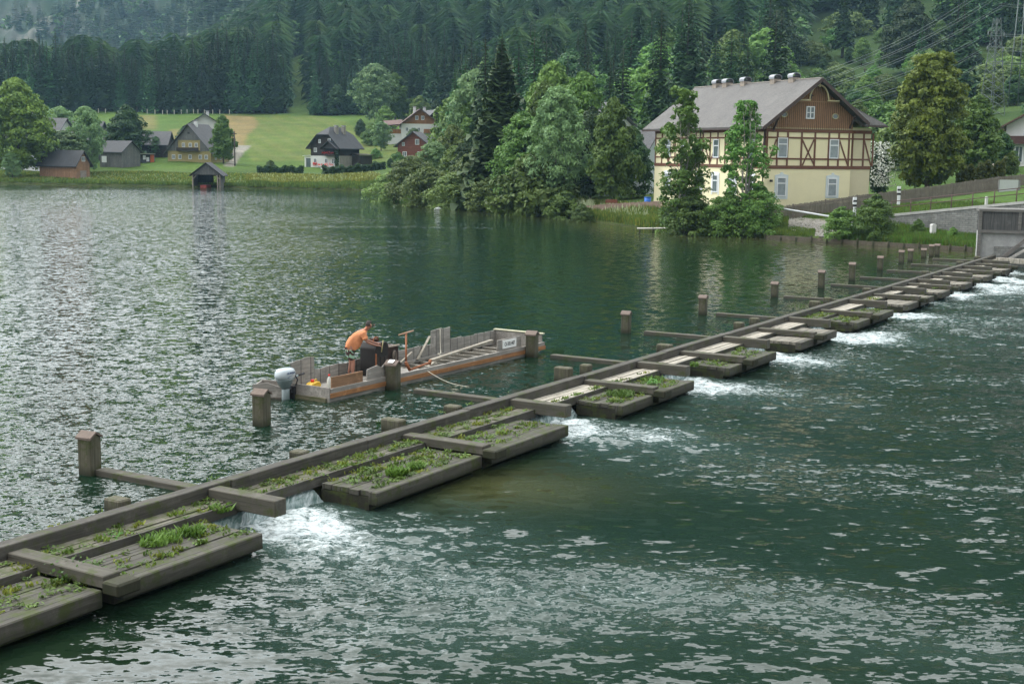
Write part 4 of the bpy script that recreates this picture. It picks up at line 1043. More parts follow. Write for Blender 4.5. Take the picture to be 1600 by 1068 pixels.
    for k in range(44):
        s = .1+k*.21; 
        if s < WG: m.box(s-.05, s+.05, -.095, -.05, zg-.02, zg+.10)
    m.box(.9, 1.0, -.1, -.09, zg, zg+.01); m.build('scalloped_trim', plain('trim_cream', (.42, .36, .22), .7, .1), gb)
    zr = Z(900, 232)[1]
    m = MB(); m.box(2.3, 7.7, -.075, -.05, zr-.08, zr+.02)
    m.build('upper_trim', plain('trim_tan', (.30, .19, .11), .7, .1), gb)
    # ornamental arch under the verge
    m = MB(); c0 = Z(1010, 232); rr = 1.03; ac = plain('arch_cream', (.50, .44, .27), .7, .1)
    yy = -.62
    m.tube([(RS+math.cos(a)*rr, yy, c0[1]-.05+math.sin(a)*1.38) for a in np.linspace(0, math.pi, 17)], .07, 6)
    m.bar((RS-rr-1.15, yy, c0[1]), (RS-rr+.1, yy, c0[1]), .12, .10); m.bar((RS+rr-.1, yy, c0[1]), (RS+rr+1.15, yy, c0[1]), .12, .10)
    m.bar((RS, yy, c0[1]+1.15), (RS, yy, RZ-.1), .10, .14, (0, 1, 0)); m.build('gable_arch', ac, t)
    # windows
    def win(a, b, c, d, tt, kind, y0=-.05):
        s0, z1 = onw(a, c, tt); s1, z0 = onw(b, d, tt); fr = .09
        m = MB(); y1 = y0-.05
        m.box(s0, s0+fr, y1, y0+.03, z0, z1); m.box(s1-fr, s1, y1, y0+.03, z0, z1); m.box(s0+fr, s1-fr, y1, y0+.03, z1-fr, z1); m.box(s0+fr, s1-fr, y1, y0+.03, z0, z0+fr)
        if kind == 'tall': zm = z0+(z1-z0)*.68; m.box(s0+fr, s1-fr, y1+.005, y0+.03, zm-.05, zm+.05)
        else:
            sm_ = (s0+s1)/2; m.box(sm_-.05, sm_+.05, y1+.005, y0+.03, z0+fr, z1-fr); zm = (z0+z1)/2; m.box(s0+fr, s1-fr, y1+.01, y0+.02, zm-.03, zm+.03)
        w = m.build('window', WHITE, t)
        m = MB(); m.box(s0+fr, s1-fr, y0-.012, y0+.02, z0+fr, z1-fr); m.build('pane', CURT if kind == 'tall' else GLASS, w)
        return w, s0, s1, z0, z1
    for a, b, c, d in ((1215.2, 1229.2, 215, 246.5), (1296, 1309, 217.5, 248)): win(a, b, c, d, 0, 'tall')
    for (a, b, c, d), (e, f, g_, h) in (((1213.6, 1227, 276.8, 306.6), (1210.8, 1230, 273.8, 311)), ((1293.2, 1306, 278.2, 307.4), (1290.8, 1309.6, 275, 309.6))):
        w, s0, s1, z0, z1 = win(a, b, c, d, 0, 'tall', -.04)
        S0, Z1 = onw(e, g_); S1, Z0 = onw(f, h); y0, y1 = -.035, .01; m = MB()
        m.box(S0, s0-.002, y0, y1, Z0, Z1); m.box(s1+.002, S1, y0, y1, Z0, Z1); m.box(s0-.002, s1+.002, y0, y1, z1+.002, Z1); m.box(s0-.002, s1+.002, y0, y1, Z0, z0-.002)
        m.prism([(S0-.05, Z1), (S1+.05, Z1), ((S0+S1)/2+.18, Z1+.12), ((S0+S1)/2+.1, Z1+.28), ((S0+S1)/2-.1, Z1+.28), ((S0+S1)/2-.18, Z1+.12)], y0-.01, y1, 'y')
        m.build('surround', plain('window_surround', (.60, .66, .68), .8, .05), w)
    win(1259, 1271.2, 166, 186, 0, 'cross', -.09)
    for px, py in ((1224.4, 178.8), (1304.2, 182)):
        s, z = onw(px, py); m = MB()
        n = 20; vs = []; 
        for y in (-.13, -.06):
            for k, (A, B) in enumerate(((.33, .25),)): vs += [(s+A*math.cos(2*math.pi*i/n), y, z+B*math.sin(2*math.pi*i/n)) for i in range(n)]
        m.tube([(s+.31*math.cos(2*math.pi*i/n), -.10, z+.23*math.sin(2*math.pi*i/n)) for i in range(n+1)], .045, 6, False)
        w = m.build('oval_window', plain('oval_rim', (.46, .42, .27), .7, .1), t)
        m = MB(); m.add([(s+.29*math.cos(2*math.pi*i/n), -.088, z+.21*math.sin(2*math.pi*i/n)) for i in range(n)] + [(s+.29*math.cos(2*math.pi*i/n), -.05, z+.21*math.sin(2*math.pi*i/n)) for i in range(n)],
            [tuple(range(n)), tuple(reversed(range(n, 2*n)))]+[(i, (i+1) % n, (i+1) % n+n, i+n) for i in range(n)]); m.build('pane', GLASS, w)
    s, z = onw(980+987/3.445, 90+205/3.445); m = MB(); m.box(s-.06, s+.06, -.1, -.07, z-.28, z+.28); m.box(s-.22, s+.22, -.101, -.071, z-.05, z+.07); m.build('gable_cross', plain('cross_dark', (.03, .02, .02)), t)
    # lake-side windows
    for k in range(6):
        y = 1.6+k*2.9
        for (z0, z1, hh) in ((4.15, 5.85, 0), (.95, 2.6, 1)):
            m = MB(); x0, x1 = -.09, -.03; f = .1; w_ = .95
            m.box(x0, x1, y, y+f, z0, z1); m.box(x0, x1, y+w_-f, y+w_, z0, z1); m.box(x0, x1, y+f, y+w_-f, z1-f, z1); m.box(x0, x1, y+f, y+w_-f, z0, z0+f); m.box(x0+.005, x1, y+f, y+w_-f, z0+1.05, z0+1.15)
            if hh: m.box(-.045, .005, y-.2, y-.003, z0-.2, z1+.2); m.box(-.045, .005, y+w_+.003, y+w_+.2, z0-.2, z1+.2); m.box(-.045, .005, y, y+w_, z1+.003, z1+.25)
            w = m.build('window', WHITE, t)
            m = MB(); m.box(-.05, .01, y+f, y+w_-f, z0+f, z1-f); m.build('pane', CURT if k % 2 else GLASS, w)
    # roof
    th = .16; y0, y1 = -.95, LL+.9; xl, zl = -1.0, RZ-(RS+1.0)*k1*1.02
    xr = 12.85; zr_ = 7.12; hipY = 1.9; ye = -.35
    kr = (RZ-zr_)/(xr-RS)
    m = MB()
    m.slab([(xl, y0, zl), (RS, y0, RZ), (RS, y1, RZ), (xl, y1, zl)], th, (0, 0, 1))
    m.build('roof', RF_BIG, t)
    m = MB(); gx = 10.35; gz = RZ-(gx-RS)*k1
    yhit = lambda s: hipY-(hipY-ye)*(s-RS)/(xr-RS)
    m.slab([(RS, y0, RZ-.003), (gx, y0, gz), (gx, 1.6, gz), (RS, 3.5, RZ-.003)], th, (0, 0, 1)); m.build('gable_roof', RF_BIG, t)
    m = MB()
    m.slab([(RS, hipY, RZ-.01), (xr, ye, zr_), (xr, y1, zr_), (RS, y1, RZ-.01)], th, (0, 0, 1)); m.slab([(RS+.3, hipY, RZ-.24), (9.95, ye, zr_), (xr, ye, zr_-.004)], th-.01, (0, 0, 1))
    m.build('hip_roof', RF_BIG, t)
    m = MB(); dk = plain('verge_dark', (.07, .05, .045), .7)
    for (a, b) in (((xl, zl), (RS, RZ)), ((gx, gz), (RS, RZ))):
        m.bar((a[0], y0-.03, a[1]-.02), (b[0], y0-.03, b[1]+.0), .05, .30, (0, 1, 0) if False else (0, 0, 1))
    m.bar((xl, y0, zl-.02), (xl, y1, zl-.02), .14, .12); m.bar((gx-.3, ye-.05, zr_), (xr+.05, ye-.05, zr_), .12, .14)
    for zz in (zl+.35,):
        for xx, sg in ((.7, 1), (8.9, -1)): m.bar((xx, -.75, RZ-.3-abs(xx-RS)*k1), (xx, -.06, RZ-1.4-abs(xx-RS)*k1), .12, .12)
    m.build('verge_boards', dk, t)
    m = MB(); m.bar((RS, y0, RZ+.16), (RS, y1, RZ+.16), .22, .08); m.build('ridge_cap', plain('ridge_metal', (.30, .27, .24), .6), t)
    for y in (3.2, 6.1, 11.0, 14.1, 15.9):
        m = MB(); m.box(RS-.38, RS+.38, y-.36, y+.36, RZ-.35, RZ+.35); c = m.build('chimney', plain('chimney_render', (.27, .23, .19), .9), t)
        m = MB(); a_ = np.linspace(0, math.pi, 9); m.prism([(RS-.0+math.cos(a)*.46, RZ+.52+math.sin(a)*.26) for a in a_] + [(RS-.0+math.cos(a)*.41, RZ+.50+math.sin(a)*.22) for a in a_[::-1]], y-.40, y+.40, 'y'); m.box(RS-.45, RS-.41, y-.4, y+.4, RZ+.353, RZ+.52); m.box(RS+.41, RS+.45, y-.4, y+.4, RZ+.353, RZ+.52)
        m.build('chimney_hood', plain('hood_metal', (.26, .27, .29), .45, .1, metal=.6), c)
        m = MB(); m.box(RS-.40, RS+.40, y-.33, y+.33, RZ+.354, RZ+.50); m.build('chimney_throat', plain('soot', (.02, .02, .02)), c)
    m = MB(); m.tube([(-.12, .12, -1.2), (-.12, .12, zl-.1)], .06, 8); m.tube([(-.12, 10.6, -1.2), (-.12, 10.6, zl-.1)], .06, 8); m.build('downpipe', plain('pipe_brown', (.07, .055, .05), .5), t)
    m = MB(); s, z = Z(768, 663); m.tube([(s, -.01, z), (s, -.25, z+.05)], .05, 6); m.box(s-.1, s+.1, -.3, -.12, z-.1, z+.1); m.build('wall_lamp', plain('lamp_black', (.03, .03, .03)), t)
build_big_house()

# ------------------------------------------------------------ other buildings
def house(name, px, y, w, d, he, hr, rz, label, cat, front, side, roof, wins=(), swins=(), ov=.6, lower=None, lower_h=0, gable=None, hip=0.0, chim=(), z=None, roof_t=.18, group=None, chim_mat=None, winm=None):
    "gabled house; local origin at the middle of the front gable foot, ridge running back along +y"
    p = G(px, y); p[2] = p[2] if z is None else z
    t = thing(name, p, rz, label, cat, group)
    x0, x1 = -w/2, w/2
    b = lower_h
    def walls(z0, z1, mf, ms, nm, e=0):
        m = MB(); m.box(x0-e, x1+e, -e, d+e, z0, z1); m.build(nm, mf, t)
    if b: walls(-1.5, b, lower, lower, 'ground_floor_wall', .03)
    walls(b if b else -1.5, he, front, side, 'wall')
    k = (hr-he)/(w/2)
    m = MB(); gh = hr-hip*(hr-he)
    ya, yb = .001, d-.001
    if hip: m.prism([(x0, he+.001), (x1, he+.001), (x1*hip, gh-.05), (x0*hip, gh-.05)], ya, yb, 'y')
    else: m.prism([(x0, he+.001), (x1, he+.001), (0, hr-.05)], ya, yb, 'y')
    m.build('gable', gable or front, t)
    # roof
    xe = w/2+ov; ze = he-k*ov; m = MB(); ya, yb = -ov, d+ov
    if hip:
        hy = hip*w/2*1.0; zg = gh
        xg = (w/2)*hip
        for sg in (-1, 1):
            m.slab([(0, hy, hr), (sg*xg, ya, zg), (sg*xe, ya, ze), (sg*xe, yb, ze), (sg*xg, yb, zg), (0, d-hy, hr)], roof_t, (0, 0, 1))
        m.slab([(0, hy, hr-.01), (-xg, ya, zg-.01), (xg, ya, zg-.01)], roof_t, (0, 0, 1)); m.slab([(0, d-hy, hr-.01), (-xg, yb, zg-.01), (xg, yb, zg-.01)], roof_t, (0, 0, 1))
    else:
        for sg in (-1, 1): m.slab([(0, ya, hr), (sg*xe, ya, ze), (sg*xe, yb, ze), (0, yb, hr)], roof_t, (0, 0, 1))
    rf = m.build('roof', roof, t)
    def w_at(x, z, ww, wh, plane):
        m = MB(); f = .1
        def bx(a0, a1, c0, c1, z0, z1, mm=m):
            # a along the wall, c outwards
            if plane == 'f': mm.box(a0, a1, -c1, -c0, z0, z1)
            elif plane == 'r': mm.box(x1+c0, x1+c1, a0, a1, z0, z1)
            else: mm.box(x0-c1, x0-c0, a0, a1, z0, z1)
        a0, a1, z0, z1 = x-ww/2, x+ww/2, z, z+wh
        bx(a0, a0+f, .02, .10, z0, z1); bx(a1-f, a1, .02, .10, z0, z1); bx(a0+f, a1-f, .02, .10, z1-f, z1); bx(a0+f, a1-f, .02, .10, z0, z0+f); bx(x-.035, x+.035, .03, .095, z0+f, z1-f)
        o = m.build('window', winm or WHITE, t); m2 = MB(); bx(a0+f, a1-f, .031, .06, z0+f, z1-f, m2); m2.build('pane', GLASS, o)
    for q in wins: w_at(*q, 'f')
    for q in swins: w_at(*q[:4], q[4])
    for (cx, cy, ch) in chim:
        zb = hr-k*abs(cx); m = MB(); m.box(cx-.35, cx+.35, cy-.35, cy+.35, zb-.5, hr+ch); c = m.build('chimney', chim_mat or WHITEW, rf)
        m = MB(); m.box(cx-.45, cx+.45, cy-.45, cy+.45, hr+ch+.22, hr+ch+.30); m.box(cx-.3, cx+.3, cy-.3, cy+.3, hr+ch+.003, hr+ch+.22); m.build('chimney_cap', plain('cap_grey', (.4, .4, .42), .5), c)
    return t
MPX = lambda y: 2071./y
# brown boathouse-barn on the left shore
def left_buildings():
    t = house('lakeside_barn', 125, 249, 3.4, 9.6, 2.9, 5.2, R(62), 'long low brown plank barn with dark mossy roof at the far left waterline', 'barn', TAN, TANY, RF_DARK, wins=[(0.1, 3.3, .8, .9)], ov=.5, z=.75)
    m = MB(); m.box(-.75, .75, -.08, -.02, .0, 1.6); d = m.build('door', wood('door_grey', (.28, .24, .21), axis=2), t)
    m = MB(); m.tube([(.5, -.12, .8), (.5, -.08, .9)], .03, 6); m.build('handle', plain('iron', (.05, .05, .05)), d)
    # old villa behind the trees, white with slate roof
    house('village_house', 100, 272, 9, 13, 5.6, 10.2, R(72), 'white house with slate roof half hidden behind the willows at far left', 'house', WHITEW, WHITEW, RF_GREY, swins=[(3+2.4*k, zz, 1, 1.4, 'l') for k in range(4) for zz in (.9, 3.6)], wins=[(-2, 3.6, 1, 1.4), (2, 3.6, 1, 1.4)], chim=[(-1, 4.5, .9), (1.0, 8.5, 1.1)])
    house('timber_barn', 158, 292, 8, 9.5, 4.2, 8.2, R(80), 'tall grey weathered barn behind the small grey shed, white poster on its wall', 'barn', GRW, GRWY, RF_GREY, ov=.5)
    house('timber_shed', 201, 274, 5.2, 6.2, 3.2, 5.2, R(62), 'small grey plank shed with dark roof standing left of the round tree', 'shed', GRW, GRWY, RF_DARK, ov=.45)
    p = G(158.5, 273); t = thing('poster_board', p, 0, 'small white poster board beside the tall grey barn', 'sign')
    m = MB(); m.box(-.5, .5, 0, .06, 1.0, 2.3); m.build('board', WHITE, t); m = MB(); m.box(-.04, .04, .065, .14, -.3, 2.2); m.build('post', GRW, t)
    # red and white info shelter
    p = G(226, 285); t = thing('info_shelter', p, R(15), 'small shelter with white and orange boards beside the bushy tree', 'kiosk')
    m = MB(); m.box(-1.5, 1.5, .6, .7, 0, 1.8); m.build('back_panel', plain('dark_panel', (.05, .05, .06)), t)
    m = MB(); m.slab([(-1.7, -.3, 1.95), (1.7, -.3, 1.95), (1.7, .9, 1.8), (-1.7, .9, 1.8)], .07); m.build('roof', plain('pale_roof', (.4, .38, .33)), t)
    m = MB(); m.box(.65, 1.45, .5, .59, .1, 1.75); m.build('orange_board', plain('orange', (.6, .14, .04)), t)
    m = MB(); m.box(-.9, -.3, .5, .59, .7, 1.6); m.box(-.2, .4, .5, .59, .3, 1.2); m.build('notice', WHITE, t)
    m = MB()
    for x in (-1.5, 1.5): m.box(x-.06, x+.06, -.1, .02, -.3, 1.9)
    m.build('post', GRW, t)
    # yellow farmhouse
    YW = plain('yellow_wall', (.34, .28, .125), .9, .15, 1)
    t = house('yellow_farmhouse', 292, 284, 10.2, 8.5, 2.3, 7.9, R(-14), 'yellow farmhouse with big grey shingle gable at the meadow foot', 'house', YW, YW, RF_GREY, wins=[(x, .55, .75, .95) for x in (-3.7, -2.2, .2, 2.6, 4.0)] + [(x, 3.1, .7, .9) for x in (-1.3, 0.3, 1.7)], swins=[(2, .5, .7, .9, 'r'), (4.4, .5, .7, .9, 'r')], ov=.7, gable=YW, chim=[(.3, 2.6, .7)])
    m = MB(); m.prism([(-5.1, 2.28), (5.1, 2.28), (3.4, 4.05), (-3.4, 4.05)], -.10, -.06, 'y') if False else m.prism([(-5.1, 2.28), (-2.6, 2.28), (-2.6, 4.6), (-3.0, 4.6)], -.10, -.01, 'y')
    m.prism([(5.1, 2.28), (2.6, 2.28), (2.6, 4.6), (3.0, 4.6)], -.10, -.01, 'y'); m.prism([(-2.99, 4.6), (2.99, 4.6), (0, 7.7)], -.10, -.01, 'y'); m.build('shingle_gable', GRW, t)
    m = MB(); m.box(-2.59, 2.59, -.8, -.05, 2.25, 2.35); m.box(-2.59, 2.59, -.8, -.74, 2.353, 3.0); m.build('balcony', DKW, t)
    m = MB(); m.box(-.25, .25, -.16, -.105, 5.9, 6.3); m.build('gable_hatch', plain('soot', (.02, .02, .02)), t)
    house('annexe_barn', 262, 296, 6.0, 9, 2.6, 5.2, R(90), 'low dark annexe with slate roof joined behind the yellow farmhouse', 'barn', DKW, DKW, RF_GREY, ov=.5)
    t = house('chalet', 317, 304, 8.4, 10, 6.6, 9.2, R(12), 'white two-storey chalet with small balcony behind the yellow farmhouse', 'house', WHITEW, WHITEW, RF_DARK, wins=[(x, z_, .8, 1.1) for x in (-2.3, -.3, 2.3) for z_ in (1.0, 4.9)], swins=[(3, 1.0, .9, 1.1, 'l')], ov=.8, chim=[(.6, 3, .6)])
    m = MB(); m.box(-.6, 3.8, -1.1, -.05, 3.6, 3.7); m.box(-.6, 3.8, -1.1, -1.04, 3.703, 4.5); m.build('balcony', plain('balcony_red', (.30, .12, .06), .7), t)
    # boathouse standing in the lake edge
    p = W(330, 292, 0); t = thing('boathouse', (p[0], p[1]-3.6, 0), R(3), 'open grey timber boathouse standing in the water at the far shore', 'boathouse')
    x0, x1, d = -2.45, 2.45, 5
    m = MB(); m.box(x0, x0+.12, .1, d-.13, .2, 2.2); m.build('side_wall', GRWY, t); m = MB(); m.box(x1-.12, x1, .9, d-.13, .0, 2.2); m.build('side_wall', GRWY, t)
    m = MB(); m.box(x0+.12, .4, d-.12, d, -.2, 2.2); m.box(1.0, x1-.12, d-.12, d, -.2, 2.2); m.box(.4, 1.0, d-.12, d, 1.9, 2.2); m.build('back_wall', DKW, t)
    m = MB(); m.prism([(x0, 2.2), (x1, 2.2), (0, 4.1)], 0, .12, 'y'); m.prism([(x0, 2.2), (x1, 2.2), (0, 4.1)], d-.12, d, 'y'); m.build('gable', GRW, t)
    m = MB(); k = 1.9/2.45
    for sg in (-1, 1): m.slab([(0, -.5, 4.22), (sg*2.95, -.5, 4.22-2.95*k), (sg*2.95, d+.4, 4.22-2.95*k), (0, d+.4, 4.22)], .12, (0, 0, 1))
    m.build('roof', RF_DARK, t)
    PW = wood('boathouse_post', (.30, .26, .22), axis=2)
    for x in (x0+.1, x1-.5, x1-.1):
        m = MB(); m.box(x-.1, x+.1, -.12, .0, -1, 2.18); m.build('post', PW, t)
    for x, s in ((x0+.2, 1), (x1-.2, -1)):
        m = MB(); m.bar((x, -.06, 1.5), (x+s*.6, -.06, 2.15), .1, .1); m.build('brace', PW, t)
    b = W(325, 292, 0); bt = thing('rowing_boat', (b[0], b[1]-1.6, 0), R(85), 'red-hulled rowing boat inside the grey boathouse', 'boat')
    m = MB(); m.slab([(-1.4, -.55, .02), (1.3, -.55, .02), (1.9, 0, .1), (1.3, .55, .02), (-1.4, .55, .02)], .38, (0, 0, 1)); m.build('hull', plain('red_hull', (.30, .05, .04), .5), bt)
    m = MB(); m.box(-.9, -.6, -.53, .53, .403, .44); m.box(.4, .7, -.53, .53, .403, .44); m.build('thwart', GRW, bt)
    # dark farmhouse with white ground floor
    BK = wood('dark_shingle', (.042, .034, .030), axis=2, plank=.3, plank_axis='xy', var=.35); STN = plain('pale_stone', (.27, .25, .22), .9, .25, 1.5)
    t = house('dark_farmhouse', 504, 281, 7.9, 6.6, 4.7, 8.5, R(-33), 'dark timber farmhouse with white ground floor and red flower boxes on the meadow', 'house', BK, BK, RF_DARK, wins=[(-2.6, 3.3, .8, .9), (-1.4, 5.2, .6, .8), (1.3, 5.3, .8, .9), (-2.7, 1.0, .9, 1.0), (.4, 1.0, .9, 1.0), (2.4, .9, .9, 1.1)], ov=.8, lower=WHITEW, lower_h=2.55, hip=.42, chim=[(1.3, 2.2, .2), (1.3, 4.6, .2)], chim_mat=STN)
    m = MB(); m.box(3.985, 4.1, .1, 6.6, -1, 2.6); m.build('stone_side', STN, t)
    m = MB(); m.box(.2, 3.7, -1.3, -.06, 2.55, 2.67); m.box(.2, 3.7, -1.32, -1.25, 2.673, 3.25); m.box(-.8, 3.6, -1.3, -.06, .15, .25); m.build('balcony', BK, t)
    RFL = leafmat('red_flowers', (.55, .05, .05), .4, .02, .1, 3)
    rr = np.random.default_rng(4)
    for (xa, xb, yy, zz) in ((.2, 3.6, -1.36, 3.2), (-.9, 3.5, -1.36, .75), (-3.2, -2.2, -.2, .85)):
        n = 160; q = np.stack([rr.uniform(xa, xb, n), yy+rr.normal(size=n)*.08, zz+rr.normal(size=n)*.14], -1); v, f = leaf_quads(q, unit(rr.normal(size=(n, 3))), .16, rr, 1.1); np_mesh('flower_box', v, f, RFL, t)
    m = MB(); m.prism([(.0, 4.1), (4.1, 4.1), (2.05, 5.5)], -1.0, -.06, 'y')
    for sg in (-1, 1): m.slab([(2.05, -1.5, 5.6), (2.05+sg*2.4, -1.5, 3.95), (2.05+sg*2.4, .2, 3.95), (2.05, .2, 5.6)], .12, (0, 0, 1))
    m.build('porch_roof', RF_DARK, t)
    ivy = rr; n = 500; q = np.stack([rr.uniform(3.0, 4.0, n), -.15-rr.random(n)*.2, rr.uniform(-.2, 4.6, n)], -1); v, f = leaf_quads(q, unit(rr.normal(size=(n, 3))*.5+np.array([0, -1, .3])), .3, rr, 1.1); np_mesh('ivy', v, f, L_DEEP, t)
    m = MB(); m.box(-6.2, -4.0, .5, 4.5, -1, 2.3); m.slab([(-6.5, .2, 2.45), (-3.99, .2, 2.6), (-3.99, 4.8, 2.6), (-6.5, 4.8, 2.45)], .1); m.build('side_porch', WHITEW, t); m = MB(); m.box(-5.7, -4.4, .42, .49, 0, 2.0); m.build('porch_opening', GLASS, t)
    m = MB(); m.box(-7.4, 1.5, -2.6, -2.3, -1.6, -.2); m.box(1.2, 2.0, -2.7, -2.28, -1.6, .35); m.build('garden_wall', WHITEW, t)
    m = MB(); m.box(4.12, 6.2, 4.0, 8.2, -1, 2.7); m.slab([(4.12, 3.7, 3.0), (6.6, 3.7, 2.75), (6.6, 8.5, 2.75), (4.12, 8.5, 3.0)], .12); m.build('lean_to', DKW, t)
    # chalet on the rise and the red-brown house below it
    ORB = wood('orange_boards', (.30, .14, .055), axis=2, plank=.3, plank_axis='xy', var=.25)
    t = house('hillside_chalet', 653, 338, 9.6, 10, 4.6, 8.3, R(8), 'white chalet with orange-brown boarded gable up on the slope', 'house', WHITEW, WHITEW, RF_RED, wins=[(x, 2.7, .8, 1.0) for x in (-3.4, -1.9, -.4)] + [(x, 5.6, .8, 1.0) for x in (-.9, .6)] + [(-3, .6, .8, 1.1)], ov=.9, gable=ORB, chim=[(-1.2, 4, .5), (1.4, 5, .4)])
    m = MB(); m.box(.8, 4.7, -1.2, -.05, 2.3, 2.42); m.box(.8, 4.7, -1.2, -1.12, 2.423, 3.3); m.build('balcony', ORB, t)
    m = MB(); m.box(-8.6, -4.83, 1, 7, -1, 3.2); m.build('side_wing', WHITEW, t); m = MB(); m.box(-8.7, -4.84, .9, .99, 2.1, 3.2); m.build('wing_boards', ORB, t)
    m = MB(); m.slab([(-9.3, .2, 4.0), (-4.4, .2, 4.4), (-4.4, 4, 5.6), (-9.3, 4, 5.2)], .14, (0, 0, 1)); m.slab([(-9.3, 7.8, 4.0), (-4.4, 7.8, 4.4), (-4.4, 4, 5.6), (-9.3, 4, 5.2)], .14, (0, 0, 1)); m.build('wing_roof', RF_RED, t)
    RB = wood('redbrown_boards', (.24, .085, .055), axis=0, plank=.25, plank_axis=2, var=.25)
    house('red_house', 642, 292, 7.0, 8, 3.6, 6.3, R(-8), 'red-brown boarded house with grey roof partly behind the lakeside bushes', 'house', RB, RB, RF_GREY, wins=[(-1.9, 1.0, .9, 1.1), (1.4, 1.0, .9, 1.1), (.9, 3.6, .9, 1.2), (-2.2, 3.3, .6, .8)], ov=.8)
    house('dark_roofed_house', 676, 352, 6, 7, 4.5, 7, R(30), 'small dark-roofed house showing behind the orange-gabled chalet', 'house', DKW, DKW, RF_GREY, ov=.6)
    # white houses glimpsed between the trees
    house('white_villa', 948, 185, 9, 10, 7.5, 10.5, R(40), 'tall white villa glimpsed between the lakeside trees', 'house', WHITEW, WHITEW, RF_GREY, wins=[(x, z_, .9, 1.3) for x in (-2.8, 0, 2.8) for z_ in (2, 5)], ov=.7)
    house('grey_house', 1020, 152, 4.6, 6, 5.2, 7.0, R(60), 'pale blue-grey house peeping out left of the half-timbered house', 'house', plain('pale_blue_wall', (.42, .46, .48), .9, .05), MATS['pale_blue_wall'], RF_GREY, ov=.5)
    t = house('right_chalet', 1632, 150, 9, 9, 4.6, 7.2, R(-25), 'white house with red-brown roof cut off by the right edge', 'house', WHITEW, WHITEW, RF_RED, wins=[(-3.0, .4, .9, 1.9), (-1.2, .4, .9, 1.9), (-2.2, 2.9, 1, 1.2)], ov=1.1)
    m = MB(); m.box(-4.6, 4.5, -1.1, -.05, 2.5, 2.6); m.box(-4.6, 4.5, -1.1, -1.04, 2.603, 3.4); m.build('balcony', plain('balcony_brown', (.07, .035, .03)), t)
left_buildings()

